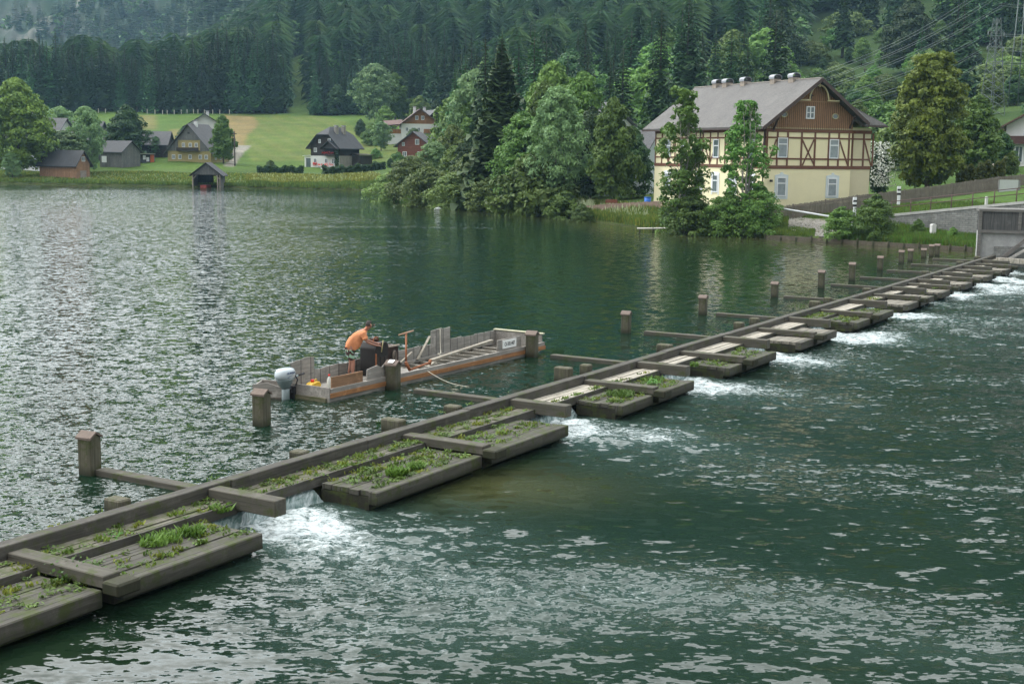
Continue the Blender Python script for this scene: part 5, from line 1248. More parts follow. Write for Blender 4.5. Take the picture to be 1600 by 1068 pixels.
# ------------------------------------------------------------ things on the right bank
def right_bank():
    # picket fence rising to the right
    def line(pts):
        return [np.array(G(px, y)) for px, y in pts]
    def fence(pts, label, mat, h=1.15, pw=.09, gap=.12, rails=True, name='picket_fence', flip=0):
        L = line(pts); t = thing(name, L[0], 0, label, 'fence'); m = MB(); mr_ = MB(); o = L[0]
        for a, b in zip(L[:-1], L[1:]):
            n = int(np.linalg.norm((b-a)[:2])/gap); d = (b-a)/n; dr = Vector((b-a)).normalized()
            for i in range(n):
                q = a+d*i-o; hh = h+random.uniform(-.03, .03)
                m.bar((q[0], q[1], q[2]-.1), (q[0]+dr.y*0, q[1], q[2]+hh), pw, .025, (-dr.y, dr.x, 0))
            for z in (.25, h-.22):
                nn = Vector((-dr.y, dr.x, 0))*.05
                mr_.bar(Vector(a-o)+Vector((0, 0, z))+nn, Vector(b-o)+Vector((0, 0, z))+nn, .05, .09)
        m.build('pickets', mat, t); mr_.build('rails', mat, t); mp = MB()
        for a, b in zip(L[:-1], L[1:]):
            n = max(1, int(np.linalg.norm((b-a)[:2])/2.4)); 
            for i in range(n+1):
                q = a+(b-a)*i/n-o; dr = Vector(b-a).normalized(); nn = Vector((-dr.y, dr.x, 0))*.12
                mp = MB(); mp.bar(Vector(q)+nn-Vector((0, 0, .3)), Vector(q)+nn+Vector((0, 0, h+.05)), .1, .1); 
                if len(t.children) < 40: mp.build('fence_post', mat, t)
        return t
    FW = wood('fence_wood', (.19, .165, .14), axis=2, var=.35); FW2 = wood('fence_wood_brown', (.24, .17, .13), axis=2, var=.3)
    fence([(1188, 110.5), (1240, 111), (1340, 113.5), (1450, 117), (1560, 121), (1660, 124)], 'long grey picket fence rising to the right below the half-timbered house', FW)
    fence([(905, 133), (960, 130), (1032, 126)], 'brown close-boarded fence under the trees left of the half-timbered house', FW2, 1.0, .13, .135)
    # embankment wall of squared stone with a pale parapet line
    pa, pb = P(1388, 345, 103.5), P(1620, 320, 94.5)
    st = N('embankment_stone'); c = st.coord()
    br = st.n('ShaderNodeTexBrick', Vector=st.n('ShaderNodeMapping', Vector=c, Rotation=(math.pi/2, 0, 0)).outputs[0], Scale=1.6)
    for k_, v_ in (('Color1', (.12, .125, .12)), ('Color2', (.22, .22, .21)), ('Mortar', (.07, .07, .065))): br.inputs[k_].default_value = (*v_, 1)
    br.inputs['Mortar Size'].default_value = .03
    f = st.noise(c, 1.2, 6, .7); cc = st.mix(.5, br.outputs[0], st.ramp(f, [(.3, (.08, .085, .08)), (.72, (.33, .33, .31))]))
    stone = st.pbr(cc, .9, st.bump(st.noise(c, 5, 5, .7), .8, .06), 0, .2)
    t = thing('stone_embankment', (pa[0], pa[1], 0), 0, 'grey squared stone embankment wall rising to the right behind the last posts', 'wall')
    d = Vector((pb[0]-pa[0], pb[1]-pa[1], 0)); n_ = Vector((-d.y, d.x, 0)).normalized()*.5
    za, zb = 6.5-(338-247)/20.0, 6.5-(316-250)/21.9
    m = MB(); m.slab([(0, 0, -1), (d.x, d.y, -1), (d.x, d.y, zb), (0, 0, za)], .5, n_); m.build('stone_face', stone, t)
    m = MB(); e = n_*.1
    m.slab([Vector((0, 0, za+.002))-e, Vector((d.x, d.y, zb+.002))-e, Vector((d.x, d.y, zb+.20))-e, Vector((0, 0, za+.20))-e], .75, n_.normalized()); m.build('coping', plain('coping_stone', (.36, .36, .34), .9, .25, 1.2), t)
    EM = Vector((pa[0], pa[1], 0))
    # steel hand rail on the embankment
    t = thing('steel_railing', EM, 0, 'brown steel railing along the top of the stone embankment', 'railing'); RM = plain('rail_brown', (.085, .05, .045), .6, .2)
    for k in range(8):
        q = d*(k/7); z = za+(zb-za)*k/7+.2; m = MB(); m.tube([q+n_*.6+Vector((0, 0, z-.1)), q+n_*.6+Vector((0, 0, z+1.0))], .045, 6); m.build('rail_post', RM, t)
    for hz in (.98, .55):
        m = MB(); m.tube([n_*.6+Vector((0, 0, za+.2+hz)), d+n_*.6+Vector((0, 0, zb+.2+hz))], .035, 6); m.build('rail', RM, t)
    # weir abutment: boarded gate house
    p = W(1528, 402, 0); t = thing('gate_house', (p[0], p[1], 0), R(-16), 'grey boarded sluice abutment with dark planks above and pale concrete below at right edge', 'sluice')
    s = p[1]/2071.; m = MB(); m.box(0, 6.5, .25, 3, -1, 40*s); m.build('concrete_base', plain('concrete_pale', (.33, .335, .33), .9, .25, 1.5), t)
    m = MB(); m.box(.0, 6.5, .10, 2.9, 40*s+.003, 72*s); m.build('dark_planks', wood('sluice_planks', (.10, .10, .098), axis=2, plank=.22, plank_axis=0, var=.5), t)
    m = MB(); m.box(1.0, 6.5, -.02, .245, -1, 18*s); m.build('stone_foot', stone, t)
    m = MB(); m.box(-.1, 6.6, .0, .095, 40*s-.05, 40*s+.15); m.box(-.1, .12, .02, .24, -1, 74*s); m.box(2.4, 2.6, .02, .09, 40*s+.16, 72*s); m.box(-.1, 6.6, -.02, 3, 72*s+.003, 72*s+.18); m.build('frame_beams', wood('sluice_frame', (.15, .145, .135), axis=0), t)
    m = MB()
    m.bar((1.35, -.35, -.1), (4.6, -.35, 66*s), .24, .22, (0, 1, 0)); m.build('diagonal_strut', wood('strut_dark', (.15, .14, .13), axis=0), t)
    m = MB(); m.bar((1.75, -.75, -.1), (5.2, -.75, 52*s), .16, .14, (0, 1, 0)); m.build('pale_strut', wood('strut_pale', (.42, .40, .37), axis=0), t)
    # beam continuing right of the strut
    a, b = W(1557, 406, .1), W(1640, 411, .1); t = thing('apron_beam', a, 0, 'pale timber beam on the water in front of the sluice abutment', 'beam'); m = MB(); m.bar((0, 0, 0), Vector(b-a), .35, .3); m.build('beam', W_DECK2, t)
    # marker posts
    BLK = plain('marker_black', (.03, .03, .03))
    for px, yt, yb, y, lab in ((1335, 308, 333, 107, 'white marker post with black bands behind the bushes in front of the picket fence'), (1404, 291, 314, 112, 'white and red-brown marker post at the left end of the steel railing')):
        q = P(px, yb, y); hh = P(px, yt, y)[2]-q[2]; t = thing('marker_post', q, 0, lab, 'post'); m = MB(); m.box(-.11, .11, -.09, .09, -.3, hh*.40); m.box(-.16, .12, -.09, .09, hh*.55, hh); m.build('pole', WHITE, t); m = MB(); m.box(-.12, .12, -.1, .1, hh*.402, hh*.548); m.build('band', BLK, t); m = MB(); m.box(-.17, .13, -.10, -.092, hh*.70, hh*.82); m.build('band', BLK, t)
    for px, yt, yb, y, wd_, lab in ((1457, 350, 372, 98.5, .36, 'short pale concrete post in the grass under the embankment'), (1541, 307, 318, 108, .2, 'small white bollard by the picket fence near the right edge'), (1331, 340, 362, 104, .12, 'thin wooden stake between the two willow bushes')):
        q = P(px, yb, y); hh = P(px, yt, y)[2]-q[2]; t = thing('bollard', q, R(10), lab, 'bollard'); m = MB(); m.prism([(-wd_/2, -.4), (wd_/2, -.4), (wd_/2, hh-.05), (wd_*.3, hh), (-wd_*.3, hh), (-wd_/2, hh-.05)], -wd_/2, wd_/2, 'y'); m.build('body', plain('concrete_post', (.55, .55, .53), .9, .1), t, bevel=.02)
    # grey panel screen
    q = P(1576, 314, 118); t = thing('panel_screen', q, R(3), 'tall pale grey metal panel behind the railing near the right edge', 'panel'); hh = P(1576, 281, 118)[2]-q[2]
    m = MB(); m.box(-.95, .78, 0, .06, -.5, hh); m.build('panel', plain('panel_grey', (.45, .47, .47), .6, .06, .8), t); m = MB(); m.box(.785, .98, -.03, .12, -.5, hh-.05); m.box(-1.0, -.952, -.03, .1, -.5, hh); m.build('panel_post', plain('panel_dark', (.2, .2, .2)), t)
    # pale corrugated lean-to roof
    q = P(1545, 262, 140); t = thing('garden_shelter', (q[0], q[1], G(1545, 140)[2]), 0, 'low garden shelter with pale rusty sheet roof above the hedge', 'shelter'); zt_ = q[2]-G(1545, 140)[2]
    m = MB(); m.slab([(-1.7, -1, zt_), (1.3, -1, zt_-.05), (1.1, 1.2, zt_+.4), (-1.9, 1.2, zt_+.4)], .06, (0, 0, 1)); m.build('roof', plain('rusty_sheet', (.48, .40, .34), .6, .35, 1.2), t); m = MB()
    for x in (-1.5, 1.1): m.box(x-.06, x+.06, -.9, -.8, -.3, zt_-.05)
    m.build('post', DKW, t)
    # white barrier pole lying across the slipway
    a, b = P(1204, 323, 109), P(1314, 341, 105.5); t = thing('barrier_pole', a, 0, 'long white barrier pole slanting down across the gravel slipway', 'barrier'); m = MB(); m.tube([(0, 0, 0), Vector(b-a)], .075, 8); m.build('pole', WHITE, t)
    m = MB(); m.box(-.12, .12, -.1, .1, -1.2, .2); m.build('pivot_post', FW, t)
    # timber edging of the bank
    t = thing('bank_edging', W(1195, 371, 0), 0, 'dark timber edging with stakes along the waterline below the slipway', 'edging'); ED = wood('edging_wood', (.10, .085, .065), axis=0, moss=.2); o = W(1195, 371, 0); m = MB(); ms = MB(); r = random.Random(5)
    pp = [W(x, float(np.interp(x, [q_[0] for q_ in SHORE_PX], [q_[1] for q_ in SHORE_PX]))+.7, 0)-o for x in range(1195, 1530, 12)]
    for a, b in zip(pp[:-1], pp[1:]): m.bar((a[0], a[1], .12), (b[0], b[1], .12+r.uniform(-.02, .02)), .12, .34)
    for a in pp[::2]: ms.bar((a[0], a[1]-.12, -.6), (a[0], a[1]-.12, .32+r.uniform(-.1, .12)), .13, .13)
    m.build('boards', ED, t); ms.build('stakes', W_POST, t)
    # small jetty
    a = W(992, 359, .15); b = W(1044, 357, .3); t = thing('small_jetty', a, 0, 'small plank jetty at the waterline beside the tree left of the house', 'jetty'); v = Vector(b-a); m = MB(); m.bar((.2, 0, .12), v+Vector((.3, 0, .05)), .9, .07); m.build('planks', plain('jetty_plank', (.42, .40, .36), .9, .2, 4), t)
    for k in (0.1, .5, .95):
        m = MB(); q = v*k; m.tube([q+Vector((.1, -.3, -1)), q+Vector((.1, -.3, .14))], .07, 6); m.build('pile', W_POST, t)
    # blue drum, bench behind the board fence; white float by the reeds
    q = P(1012, 316, 129); t = thing('blue_drum', q, 0, 'blue plastic drum just behind the board fence by the house', 'drum'); m = MB(); m.tube([(0, 0, -.4), (0, 0, .45)], .33, 14); m.build('body', plain('blue_plastic', (.03, .14, .5), .4), t); m = MB(); m.tube([(0, 0, .452), (0, 0, .50)], .35, 14); m.build('lid', MATS['blue_plastic'], t)
    q = W(956, 326, 1.2); t = thing('garden_bench', (q[0], q[1], 1.2), R(8), 'small brown bench in the long grass before the board fence', 'bench'); BW = plain('bench_brown', (.20, .08, .05)); 
    m = MB(); m.box(-.6, .6, -.2, .2, .4, .46); m.build('seat', BW, t); m = MB(); m.box(-.6, .6, .22, .27, .55, .9); m.build('backrest', BW, t)
    for x in (-.5, .5):
        m = MB(); m.box(x-.04, x+.04, -.18, .215, -.3, .397); m.build('leg', BW, t)
    q = W(685, 328, 0); t = thing('white_float', q, 0, 'small white float on the water by the reeds', 'float'); m = MB(); m.tube([(-.5, 0, .03), (-.35, 0, .1), (0, 0, .16), (.35, 0, .12), (.5, 0, .05)], [.02, .14, .2, .12, .02], 10); m.build('body', WHITE, t); m = MB(); m.tube([(.0, 0, .3), (.0, 0, .5)], .03, 6); m.build('ring', WHITE, t)
right_bank()

# ------------------------------------------------------------ pylons and wires
def power():
    GALV = plain('galvanised_steel', (.11, .135, .125), .5, .15, metal=.3)
    def lattice(px, ytop, y, label, w0, arms, dx=0):
        g = G(px, y); top = P(px, ytop, y)[2]-g[2]; t = thing('power_pylon', g, R(20), label, 'pylon')
        m = MB(); n = 12; w = lambda z: w0*(1-.8*z/top)/2+.12
        for sx in (-1, 1):
            for sy in (-1, 1): m.bar((sx*w(0), sy*w(0), -1), (sx*w(top), sy*w(top), top), .085, .085)
        m.build('corner_legs', GALV, t); m = MB()
        for k in range(n):
            z0, z1 = top*k/n, top*(k+1)/n
            for sy in (-1, 1): m.bar((-w(z0), sy*w(z0), z0), (w(z1), sy*w(z1), z1), .045, .045); m.bar((w(z0), sy*w(z0), z0), (-w(z1), sy*w(z1), z1), .045, .045)
            for sx in (-1, 1): m.bar((sx*w(z0), -w(z0), z0), (sx*w(z1), w(z1), z1), .045, .045)
        m.build('lattice', GALV, t)
        for py, L in arms:
            z = P(px, py, y)[2]-g[2]; m = MB(); m.bar((-L, 0, z), (L, 0, z), .12, .10); m.bar((-L, 0, z), (0, 0, z+1.1), .07, .07); m.bar((L, 0, z), (0, 0, z+1.1), .07, .07)
            for x in (-L, L): m.tube([(x, 0, z), (x, 0, z-.9)], .12, 6)
            m.build('cross_arm', GALV, t)
        return t
    lattice(1541, 28, 232, 'tall lattice pylon behind the big chestnut tree', 3.0, [(50, 1.7), (73, 1.7), (96, 1.7)])
    # portal pylon
    g = G(1575, 250); t = thing('portal_pylon', g, 0, 'two-legged portal pylon at the top right corner', 'pylon'); s = 250/2071.; top = P(1575, -20, 250)[2]-g[2]
    for (x0, x1) in ((-10, -2.5), (6, 6)):
        m = MB(); m.tube([(x0*s*1.0, 0, -1), (x1*s, 0, top)], .10, 6); m.build('leg', GALV, t)
    za = P(1575, 28, 250)[2]-g[2]; m = MB(); m.bar((-5*s, 0, za), (6*s, 0, za), .15, .15); m.bar((-4*s, 0, za), (0, 0, za-.8), .1, .1); m.bar((5*s, 0, za), (0, 0, za-.8), .1, .1); m.bar((-30*s, 0, za+3.6), (25*s, 0, za+3.6), .25, .25); m.build('cross_beam', GALV, t)
    WM = plain('wire_metal', (.14, .165, .155), .4, .1, metal=.2); k = 0
    wires = [((1270, 118, 170), (1512, 0, 250)), ((1275, 121, 170), (1520, 0, 250)), ((1270, 131, 170), (1545, 0, 250)), ((1280, 130, 170), (1556, -2, 250)), ((1275, 141, 170), (1565, 8, 250)), ((1280, 143, 170), (1568, 10, 250)),
             ((1318, 146, 170), (1534, 55, 232)), ((1318, 150, 170), (1534, 59, 232)), ((1330, 158, 170), (1534, 77, 232)), ((1330, 163, 170), (1534, 80, 232)), ((1395, 148, 190), (1534, 99, 232)), ((1395, 152, 190), (1534, 102, 232)),
             ((1546, 52, 232), (1640, 53, 215)), ((1546, 55, 232), (1640, 56, 215)), ((1546, 73, 232), (1640, 74, 215)), ((1546, 78, 232), (1640, 79, 215)), ((1546, 96, 232), (1640, 96, 215)), ((1546, 99, 232), (1640, 100, 215)), ((1560, 5, 250), (1640, 4, 215)), ((1560, 8, 250), (1640, 9, 215))]
    for a, b in wires:
        A = Vector(P(*a)); B = Vector(P(*b)); m = MB(); m.tube([A.lerp(B, i/10)-Vector((0, 0, 1.6*math.sin(math.pi*i/10)))*((B-A).length/140) for i in range(11)], .022 if k < 12 else .018, 4)
        o = m.build('power_wire', WM, None); k += 1
        side = 'running from the lattice pylon down towards the house roof' if 6 <= k-1 < 12 else ('crossing the top right corner above the roof' if k-1 < 6 else 'leaving the pylons towards the right edge')
        tag(o, 'thin grey power wire '+side, 'power wire', 'power wires '+side)
    # wooden power pole by the lane and poles on the hillside
    for px, yt, yb, y, lab in ((363, 205, 257, 276, 'thin dark wooden pole standing by the lane left of the mown field'), (1324, 112, 150, 330, 'thin pale pole in the clearing above the roof, left of two'), (1341, 105, 145, 335, 'thin pale pole in the clearing above the roof, right of two'), (1416, 62, 120, 330, 'bare straight trunk rising from the clearing left of the chestnut')):
        g = G(px, y); hh = P(px, yt, y)[2]-g[2]; t = thing('utility_pole', g, 0, lab, 'pole'); m = MB(); m.tube([(0, 0, -.5), (0, 0, hh)], [.16, .11], 8); m.build('pole', plain('pole_wood', (.16, .15, .13) if px > 1000 else (.06, .05, .045)), t); m = MB(); m.box(-.5, .5, -.06, .06, hh-.6, hh-.45); m.build('crosspiece', MATS['pole_wood'], t)
power()
# ------------------------------------------------------------ trees and bushes one can tell apart
def P_alder(t): return (.80+.20*math.sin(t*11+1))*(1.0 if t < .45 else max(.42, 1-(t-.45)*1.05))
def P_chest(t): return (min(1, .55+t*2.2) if t < .3 else 1.0 if t < .55 else max(.2, 1-(t-.55)*1.35))
broadleaf('tr_alder', 12, 2.9, P_alder, .5, 230, 48, .19, 21, L_GREEN, BARKG, forks=3, clr=.17, nl=16)
broadleaf('tr_alder2', 12, 2.9, P_alder, .4, 260, 52, .19, 23, L_GREEN, BARKG, forks=3, clr=.17, nl=16)
broadleaf('tr_chestnut', 13, 3.7, P_chest, 1.0, 340, 110, .27, 24, L_YEL, clr=.2)
broadleaf('tr_ash', 14, 4.2, P_round, 2.0, 230, 85, .26, 26, L_GREY, BARKG, forks=3, clr=.2, nl=12)
broadleaf('tr_maple', 14, 4.6, P_oval, .8, 280, 100, .30, 27, L_GREEN, clr=.22)
broadleaf('bl_big', 19, 6.6, P_oval, 2.2, 330, 95, .42, 41, leafmat('leaf_big', (.12, .19, .035), .4, .03), clr=.2)
PROTO['bl_big']['root'].name = 'broadleaf_tree'
broadleaf('tr_willow', 7, 3.8, P_wide, .2, 190, 85, .22, 28, L_BUSH, clr=.25)
broadleaf('tr_shrub', 3, 1.35, P_wide, .05, 150, 90, .085, 29, leafmat('leaf_shrub', (.10, .18, .04), .35, .05), clr=.24, nl=8)
spruce('tr_spruce', 22, 5.4, 62, 13, 31, L_DARK2, 6, .3, .03)
for k, nm in (('tr_alder', 'alder_tree'), ('tr_alder2', 'alder_tree'), ('tr_chestnut', 'chestnut_tree'), ('tr_ash', 'ash_tree'), ('tr_maple', 'maple_tree'), ('tr_willow', 'willow_shrub'), ('tr_shrub', 'shrub'), ('tr_spruce', 'large_spruce')): PROTO[k]['root'].name = nm
def plant(key, px, ytop, y, label, cat='tree', group=None, width=1.0, z=None, rz=None, name=None):
    g = G(px, y)
    if z is not None: g[2] = z
    h = P(px, ytop, y)[2]-g[2]
    return put(key, g-np.array([0, 0, .15]), h, label, cat, group, width, rz, name)
def trees():
    # far left shore
    plant('bl_big', 24, 124, 252, 'huge round green tree standing at the left edge of the far shore', width=.95)
    plant('bl_grey', 92, 168, 280, 'loose grey-green tree behind the roof of the white house at far left', width=.9)
    plant('bl_grey', 132, 168, 262, 'tall grey-green willow between the white house and the grey barn', width=.72)
    plant('bl_grey', 95, 205, 258, 'low bluish willow bush in front of the white house', 'shrub', width=1.5)
    plant('bl_grey', 14, 238, 247, 'small bluish tree at the waterline below the huge round tree', width=.9)
    plant('bl_dark', 195, 166, 288, 'dense round dark green tree above the small grey shed', width=1.08)
    plant('bl_dark', 240, 213, 294, 'small bushy tree between the info shelter and the yellow farmhouse', width=1.15)
    plant('bl_dark', 285, 197, 322, 'small dark shrub showing over the annexe roof', 'shrub', width=1.0)
    plant('bl_oval', 345, 180, 280, 'airy green tree in front of the white chalet', width=.82)
    plant('bush_green', 419, 250, 270, 'small round bush alone at the foot of the mown field', 'shrub', width=.9)
    plant('bl_dark', 15, 232, 300, 'dark tree at the left edge behind the huge round tree', width=1.1)
    for i, (px, yt, y, k, lab) in enumerate([(583, 101, 402, 'bl_grey', 'tall grey-green tree at the forest edge above the hillside chalet'), (614, 114, 412, 'bl_oval', 'mid-green tree to the right of the tall grey-green tree'), (652, 150, 372, 'bl_light', 'light green round tree just behind the hillside chalet'), (676, 158, 378, 'bl_dark', 'dark round tree right behind the hillside chalet'), (598, 166, 350, 'bl_light', 'light orchard tree left of the hillside chalet'), (592, 190, 318, 'bl_grey', 'thin grey orchard tree on the green slope'), (560, 186, 360, 'bl_dark', 'small tree at the top edge of the green slope'), (643, 200, 318, 'bl_grey', 'small grey-green tree in front of the hillside chalet'), (577, 198, 340, 'bush_green', 'low round shrub at the upper end of the green slope'), (583, 232, 302, 'bush_green', 'round dark shrub left of the red-brown house'), (606, 246, 278, 'bl_dark', 'dark garden bush left below the red-brown house'), (618, 238, 280, 'bush_green', 'leafy garden bush at the foot of the red-brown house'), (738, 112, 215, 'bl_grey', 'tall grey-green tree left behind the big dark spruce'), (706, 160, 230, 'bl_grey', 'hazy grey-green tree further left of the big spruce')]):
        plant(k, px, yt, y, lab, 'shrub' if 'bush' in k else 'tree', width=.62 if px >= 700 else .95)
    # wooded point, from left to right
    for i, (px, yt, y, k, w, lab, cat) in enumerate([
        (612, 268, 176, 'tr_willow', 1.2, 'low pale willow scrub at the tip of the wooded point', 'shrub'),
        (640, 245, 172, 'tr_willow', 1.1, 'rounded pale willow scrub next to the tip of the wooded point', 'shrub'),
        (668, 262, 160, 'tr_willow', 1.25, 'broad pale willow scrub at the waterline under the grey-green trees', 'shrub'),
        (705, 270, 154, 'tr_willow', 1.2, 'yellowish willow scrub in the middle of the wooded point', 'shrub'),
        (738, 240, 158, 'tr_willow', 1.0, 'tall light-green willow scrub below the big spruce', 'shrub'),
        (765, 278, 149, 'tr_willow', 1.25, 'low dense scrub at the waterline below the big spruce', 'shrub'),
        (708, 228, 172, 'bl_light', 1.0, 'mid-height light tree left of the big dark spruce', 'tree'),
        (676, 222, 180, 'bl_grey', 1.0, 'pale green tree hiding the right side of the hillside chalet', 'tree'),
        (704, 196, 190, 'bl_light', .85, 'taller pale tree rising left of the big dark spruce', 'tree'),
        (779, 56, 152, 'tr_spruce', 1.2, 'big dark spruce, tallest tree of the wooded point', 'spruce'),
        (728, 215, 164, 'bl_dark', .8, 'dark leafy tree tucked in at the left foot of the big spruce', 'tree'),
        (858, 100, 163, 'bl_light', .70, 'tall narrow light-crowned tree behind the ash trees', 'tree'),
        (846, 128, 154, 'tr_maple', .66, 'bright green maple right of the big spruce', 'tree'),
        (905, 114, 158, 'tr_maple', .8, 'tall green maple behind the grey-trunked ash', 'tree'),
        (815, 176, 146, 'tr_maple', 1.0, 'green tree leaning over the waterline left of the ash', 'tree'),
        (868, 136, 140, 'tr_ash', .8, 'grey-leaved ash with several pale trunks on the shore', 'tree'),
        (832, 245, 141, 'bush_green', 1.0, 'dense dark green bush at the waterline left of the pale trunks', 'shrub'),
        (920, 170, 148, 'bl_dark', .8, 'dark tree between the ash and the narrow green tree', 'tree'),
        (955, 152, 136, 'bl_oval', .74, 'narrow green tree standing in front of the board fence', 'tree'),
        (985, 200, 143, 'bl_dark', .85, 'dark tree behind the board fence beside the half-timbered house', 'tree'),
        (1005, 186, 158, 'bl_dark', .8, 'dark tree at the far left end of the half-timbered house', 'tree'),
        (880, 300, 136, 'bush_green', 1.1, 'clipped round green bush behind the board fence', 'shrub'),
        (908, 318, 129.5, 'tr_shrub', 1.1, 'leafy shrub in the flowering bank right of the pale trunks', 'shrub'),
        (1045, 320, 115.5, 'tr_shrub', 1.2, 'low shrub at the left foot of the left alder', 'shrub'),
        (1064, 137, 110.5, 'tr_alder', .86, 'slender yellowish alder in front of the long wall, left of two', 'tree'),
        (1160, 157, 108.5, 'tr_alder2', .95, 'green alder in front of the house corner, right of two', 'tree'),
        (1082, 222, 111.5, 'tr_alder', .95, 'lower leafy alder filling between the two tall alders', 'tree'),
        (1136, 300, 108, 'tr_shrub', 1.1, 'dense shrub at the foot of the right alder', 'shrub'),
        (1080, 305, 109.5, 'tr_shrub', 1.2, 'dense shrub at the foot of the left alder', 'shrub'),
        (1186, 290, 107.5, 'tr_shrub', 1.05, 'leafy shrub on the right side of the right alder', 'shrub'),
        (1372, 226, 131, 'bl_dark', .55, 'dark tree with whitish blossoms at the right corner of the house', 'tree'),
        (1447, 84, 127, 'tr_chestnut', .86, 'big columnar yellow-green chestnut tree right of the half-timbered house', 'tree'),
        (1521, 148, 138, 'bl_oval', .95, 'round fresh green tree right of the big chestnut', 'tree'),
        (1560, 205, 145, 'bl_dark', 1.0, 'dark green tree between the fresh green tree and the right chalet', 'tree'),
        (1578, 235, 139, 'bl_light', .8, 'small light tree in front of the right chalet', 'tree'),
        (1316, 322, 101.5, 'tr_shrub', 1.15, 'round willow bush on the bank right of the gravel slipway', 'shrub'),
        (1368, 303, 100.5, 'tr_shrub', 1.0, 'tall feathery willow bush beside the round one', 'shrub'),
        (1437, 340, 99.5, 'tr_shrub', .9, 'small feathery willow bush under the embankment', 'shrub'),
        (1492, 352, 97.5, 'tr_shrub', .95, 'small bush with white flowers under the embankment near the abutment', 'shrub')]):
        plant(k, px, yt, y, lab, cat, width=w)
    # scrub in the clearing above the house
    r = random.Random(21)
    for i in range(95):
        px = r.uniform(1235, 1480) if i < 70 else r.uniform(1480, 1640); y = 165+r.random()*250
        if (px > 1480 and y < 175) or (1515 < px < 1600 and 175 < y < 235): continue
        if px < 1400 and y < 190: continue
        g = G(px, y); put(r.choice(['bl_light', 'bush_green', 'bl_dark', 'bush', 'bl_oval']), g, r.uniform(3, 7.5), 'leafy young tree in the green clearing above the half-timbered house', 'tree', 'young trees in the hillside clearing', r.uniform(.9, 1.4))
    # hedge by the road
    def hedge(pts, y, wpx, h, label, seed, mat, n, ls, ypts=None):
        r = np.random.default_rng(seed); g0 = G(pts[0], y); t = thing('hedge', g0, 0, label, 'hedge'); V = []
        px = r.uniform(pts[0], pts[1], n); yy = y+r.uniform(-.6, .6, n)
        q = np.stack([(px-800)/2071*yy, yy, np.array([ground(a*b, b) for a, b in zip((px-800)/2071, yy)])], -1)
        hh = h*(.85+.25*np.sin(px*.35+seed)*np.cos(px*.13)); k = r.random(n); top = r.random(n) < .5
        q[:, 2] += np.where(top, hh*(.9+.15*r.random(n)), hh*k); v, f = leaf_quads(q-g0, unit(r.normal(size=(n, 3))*.6+np.array([0, -.6, .6])), ls, r)
        np_mesh('foliage', v, f, mat, t)
        m = MB()
        for s in range(10):
            i = r.integers(n); b = q[i]-g0; m.tube([(b[0], b[1], ground(q[i][0], q[i][1])-g0[2]-.1), (b[0], b[1], ground(q[i][0], q[i][1])-g0[2]+h*.7)], [.05, .02], 5)
        m.build('stem', BARK, t)
    hedge((1493, 1568), 127.5, 0, 2.2, 'high yellow-green garden hedge behind the picket fence at right', 3, leafmat('hedge_leaf', (.12, .155, .035), .4, .03), 9000, .22)
    hedge((398, 470), 262.5, 0, 1.3, 'low dark hedge in front of the mown field, left of the dark farmhouse', 4, L_DEEP, 2600, .4)
    hedge((500, 598), 262, 0, 1.5, 'low dark hedge in front of the dark farmhouse, reaching to the wooded point', 5, L_DEEP, 3800, .4)
    # blossoms of the white flowering tree and shrubs
    WF = plain('white_petals', (.62, .64, .58), .8, .1)
    r2 = np.random.default_rng(6); n = 700; c = G(1372, 129.6)
    q = np.stack([r2.normal(size=n)*.75, r2.normal(size=n)*.6-.9, r2.uniform(.9, 5.2, n)], -1); v, f = leaf_quads(q, unit(r2.normal(size=(n, 3))*.5+np.array([0, -1, .3])), .17, r2, 1.0)
    for o in bpy.data.objects:
        if o.get('label', '').startswith('dark tree with whitish'):
            t = o; sx, sy, sz = t.scale; loc = np.array(t.location); rot = Matrix.Rotation(-t.rotation_euler.z, 3, 'Z')
            vv = (v + c - loc)@np.array(rot.transposed())/np.array([sx, sy, sz]); np_mesh('blossoms', vv, f, WF, t)
trees()

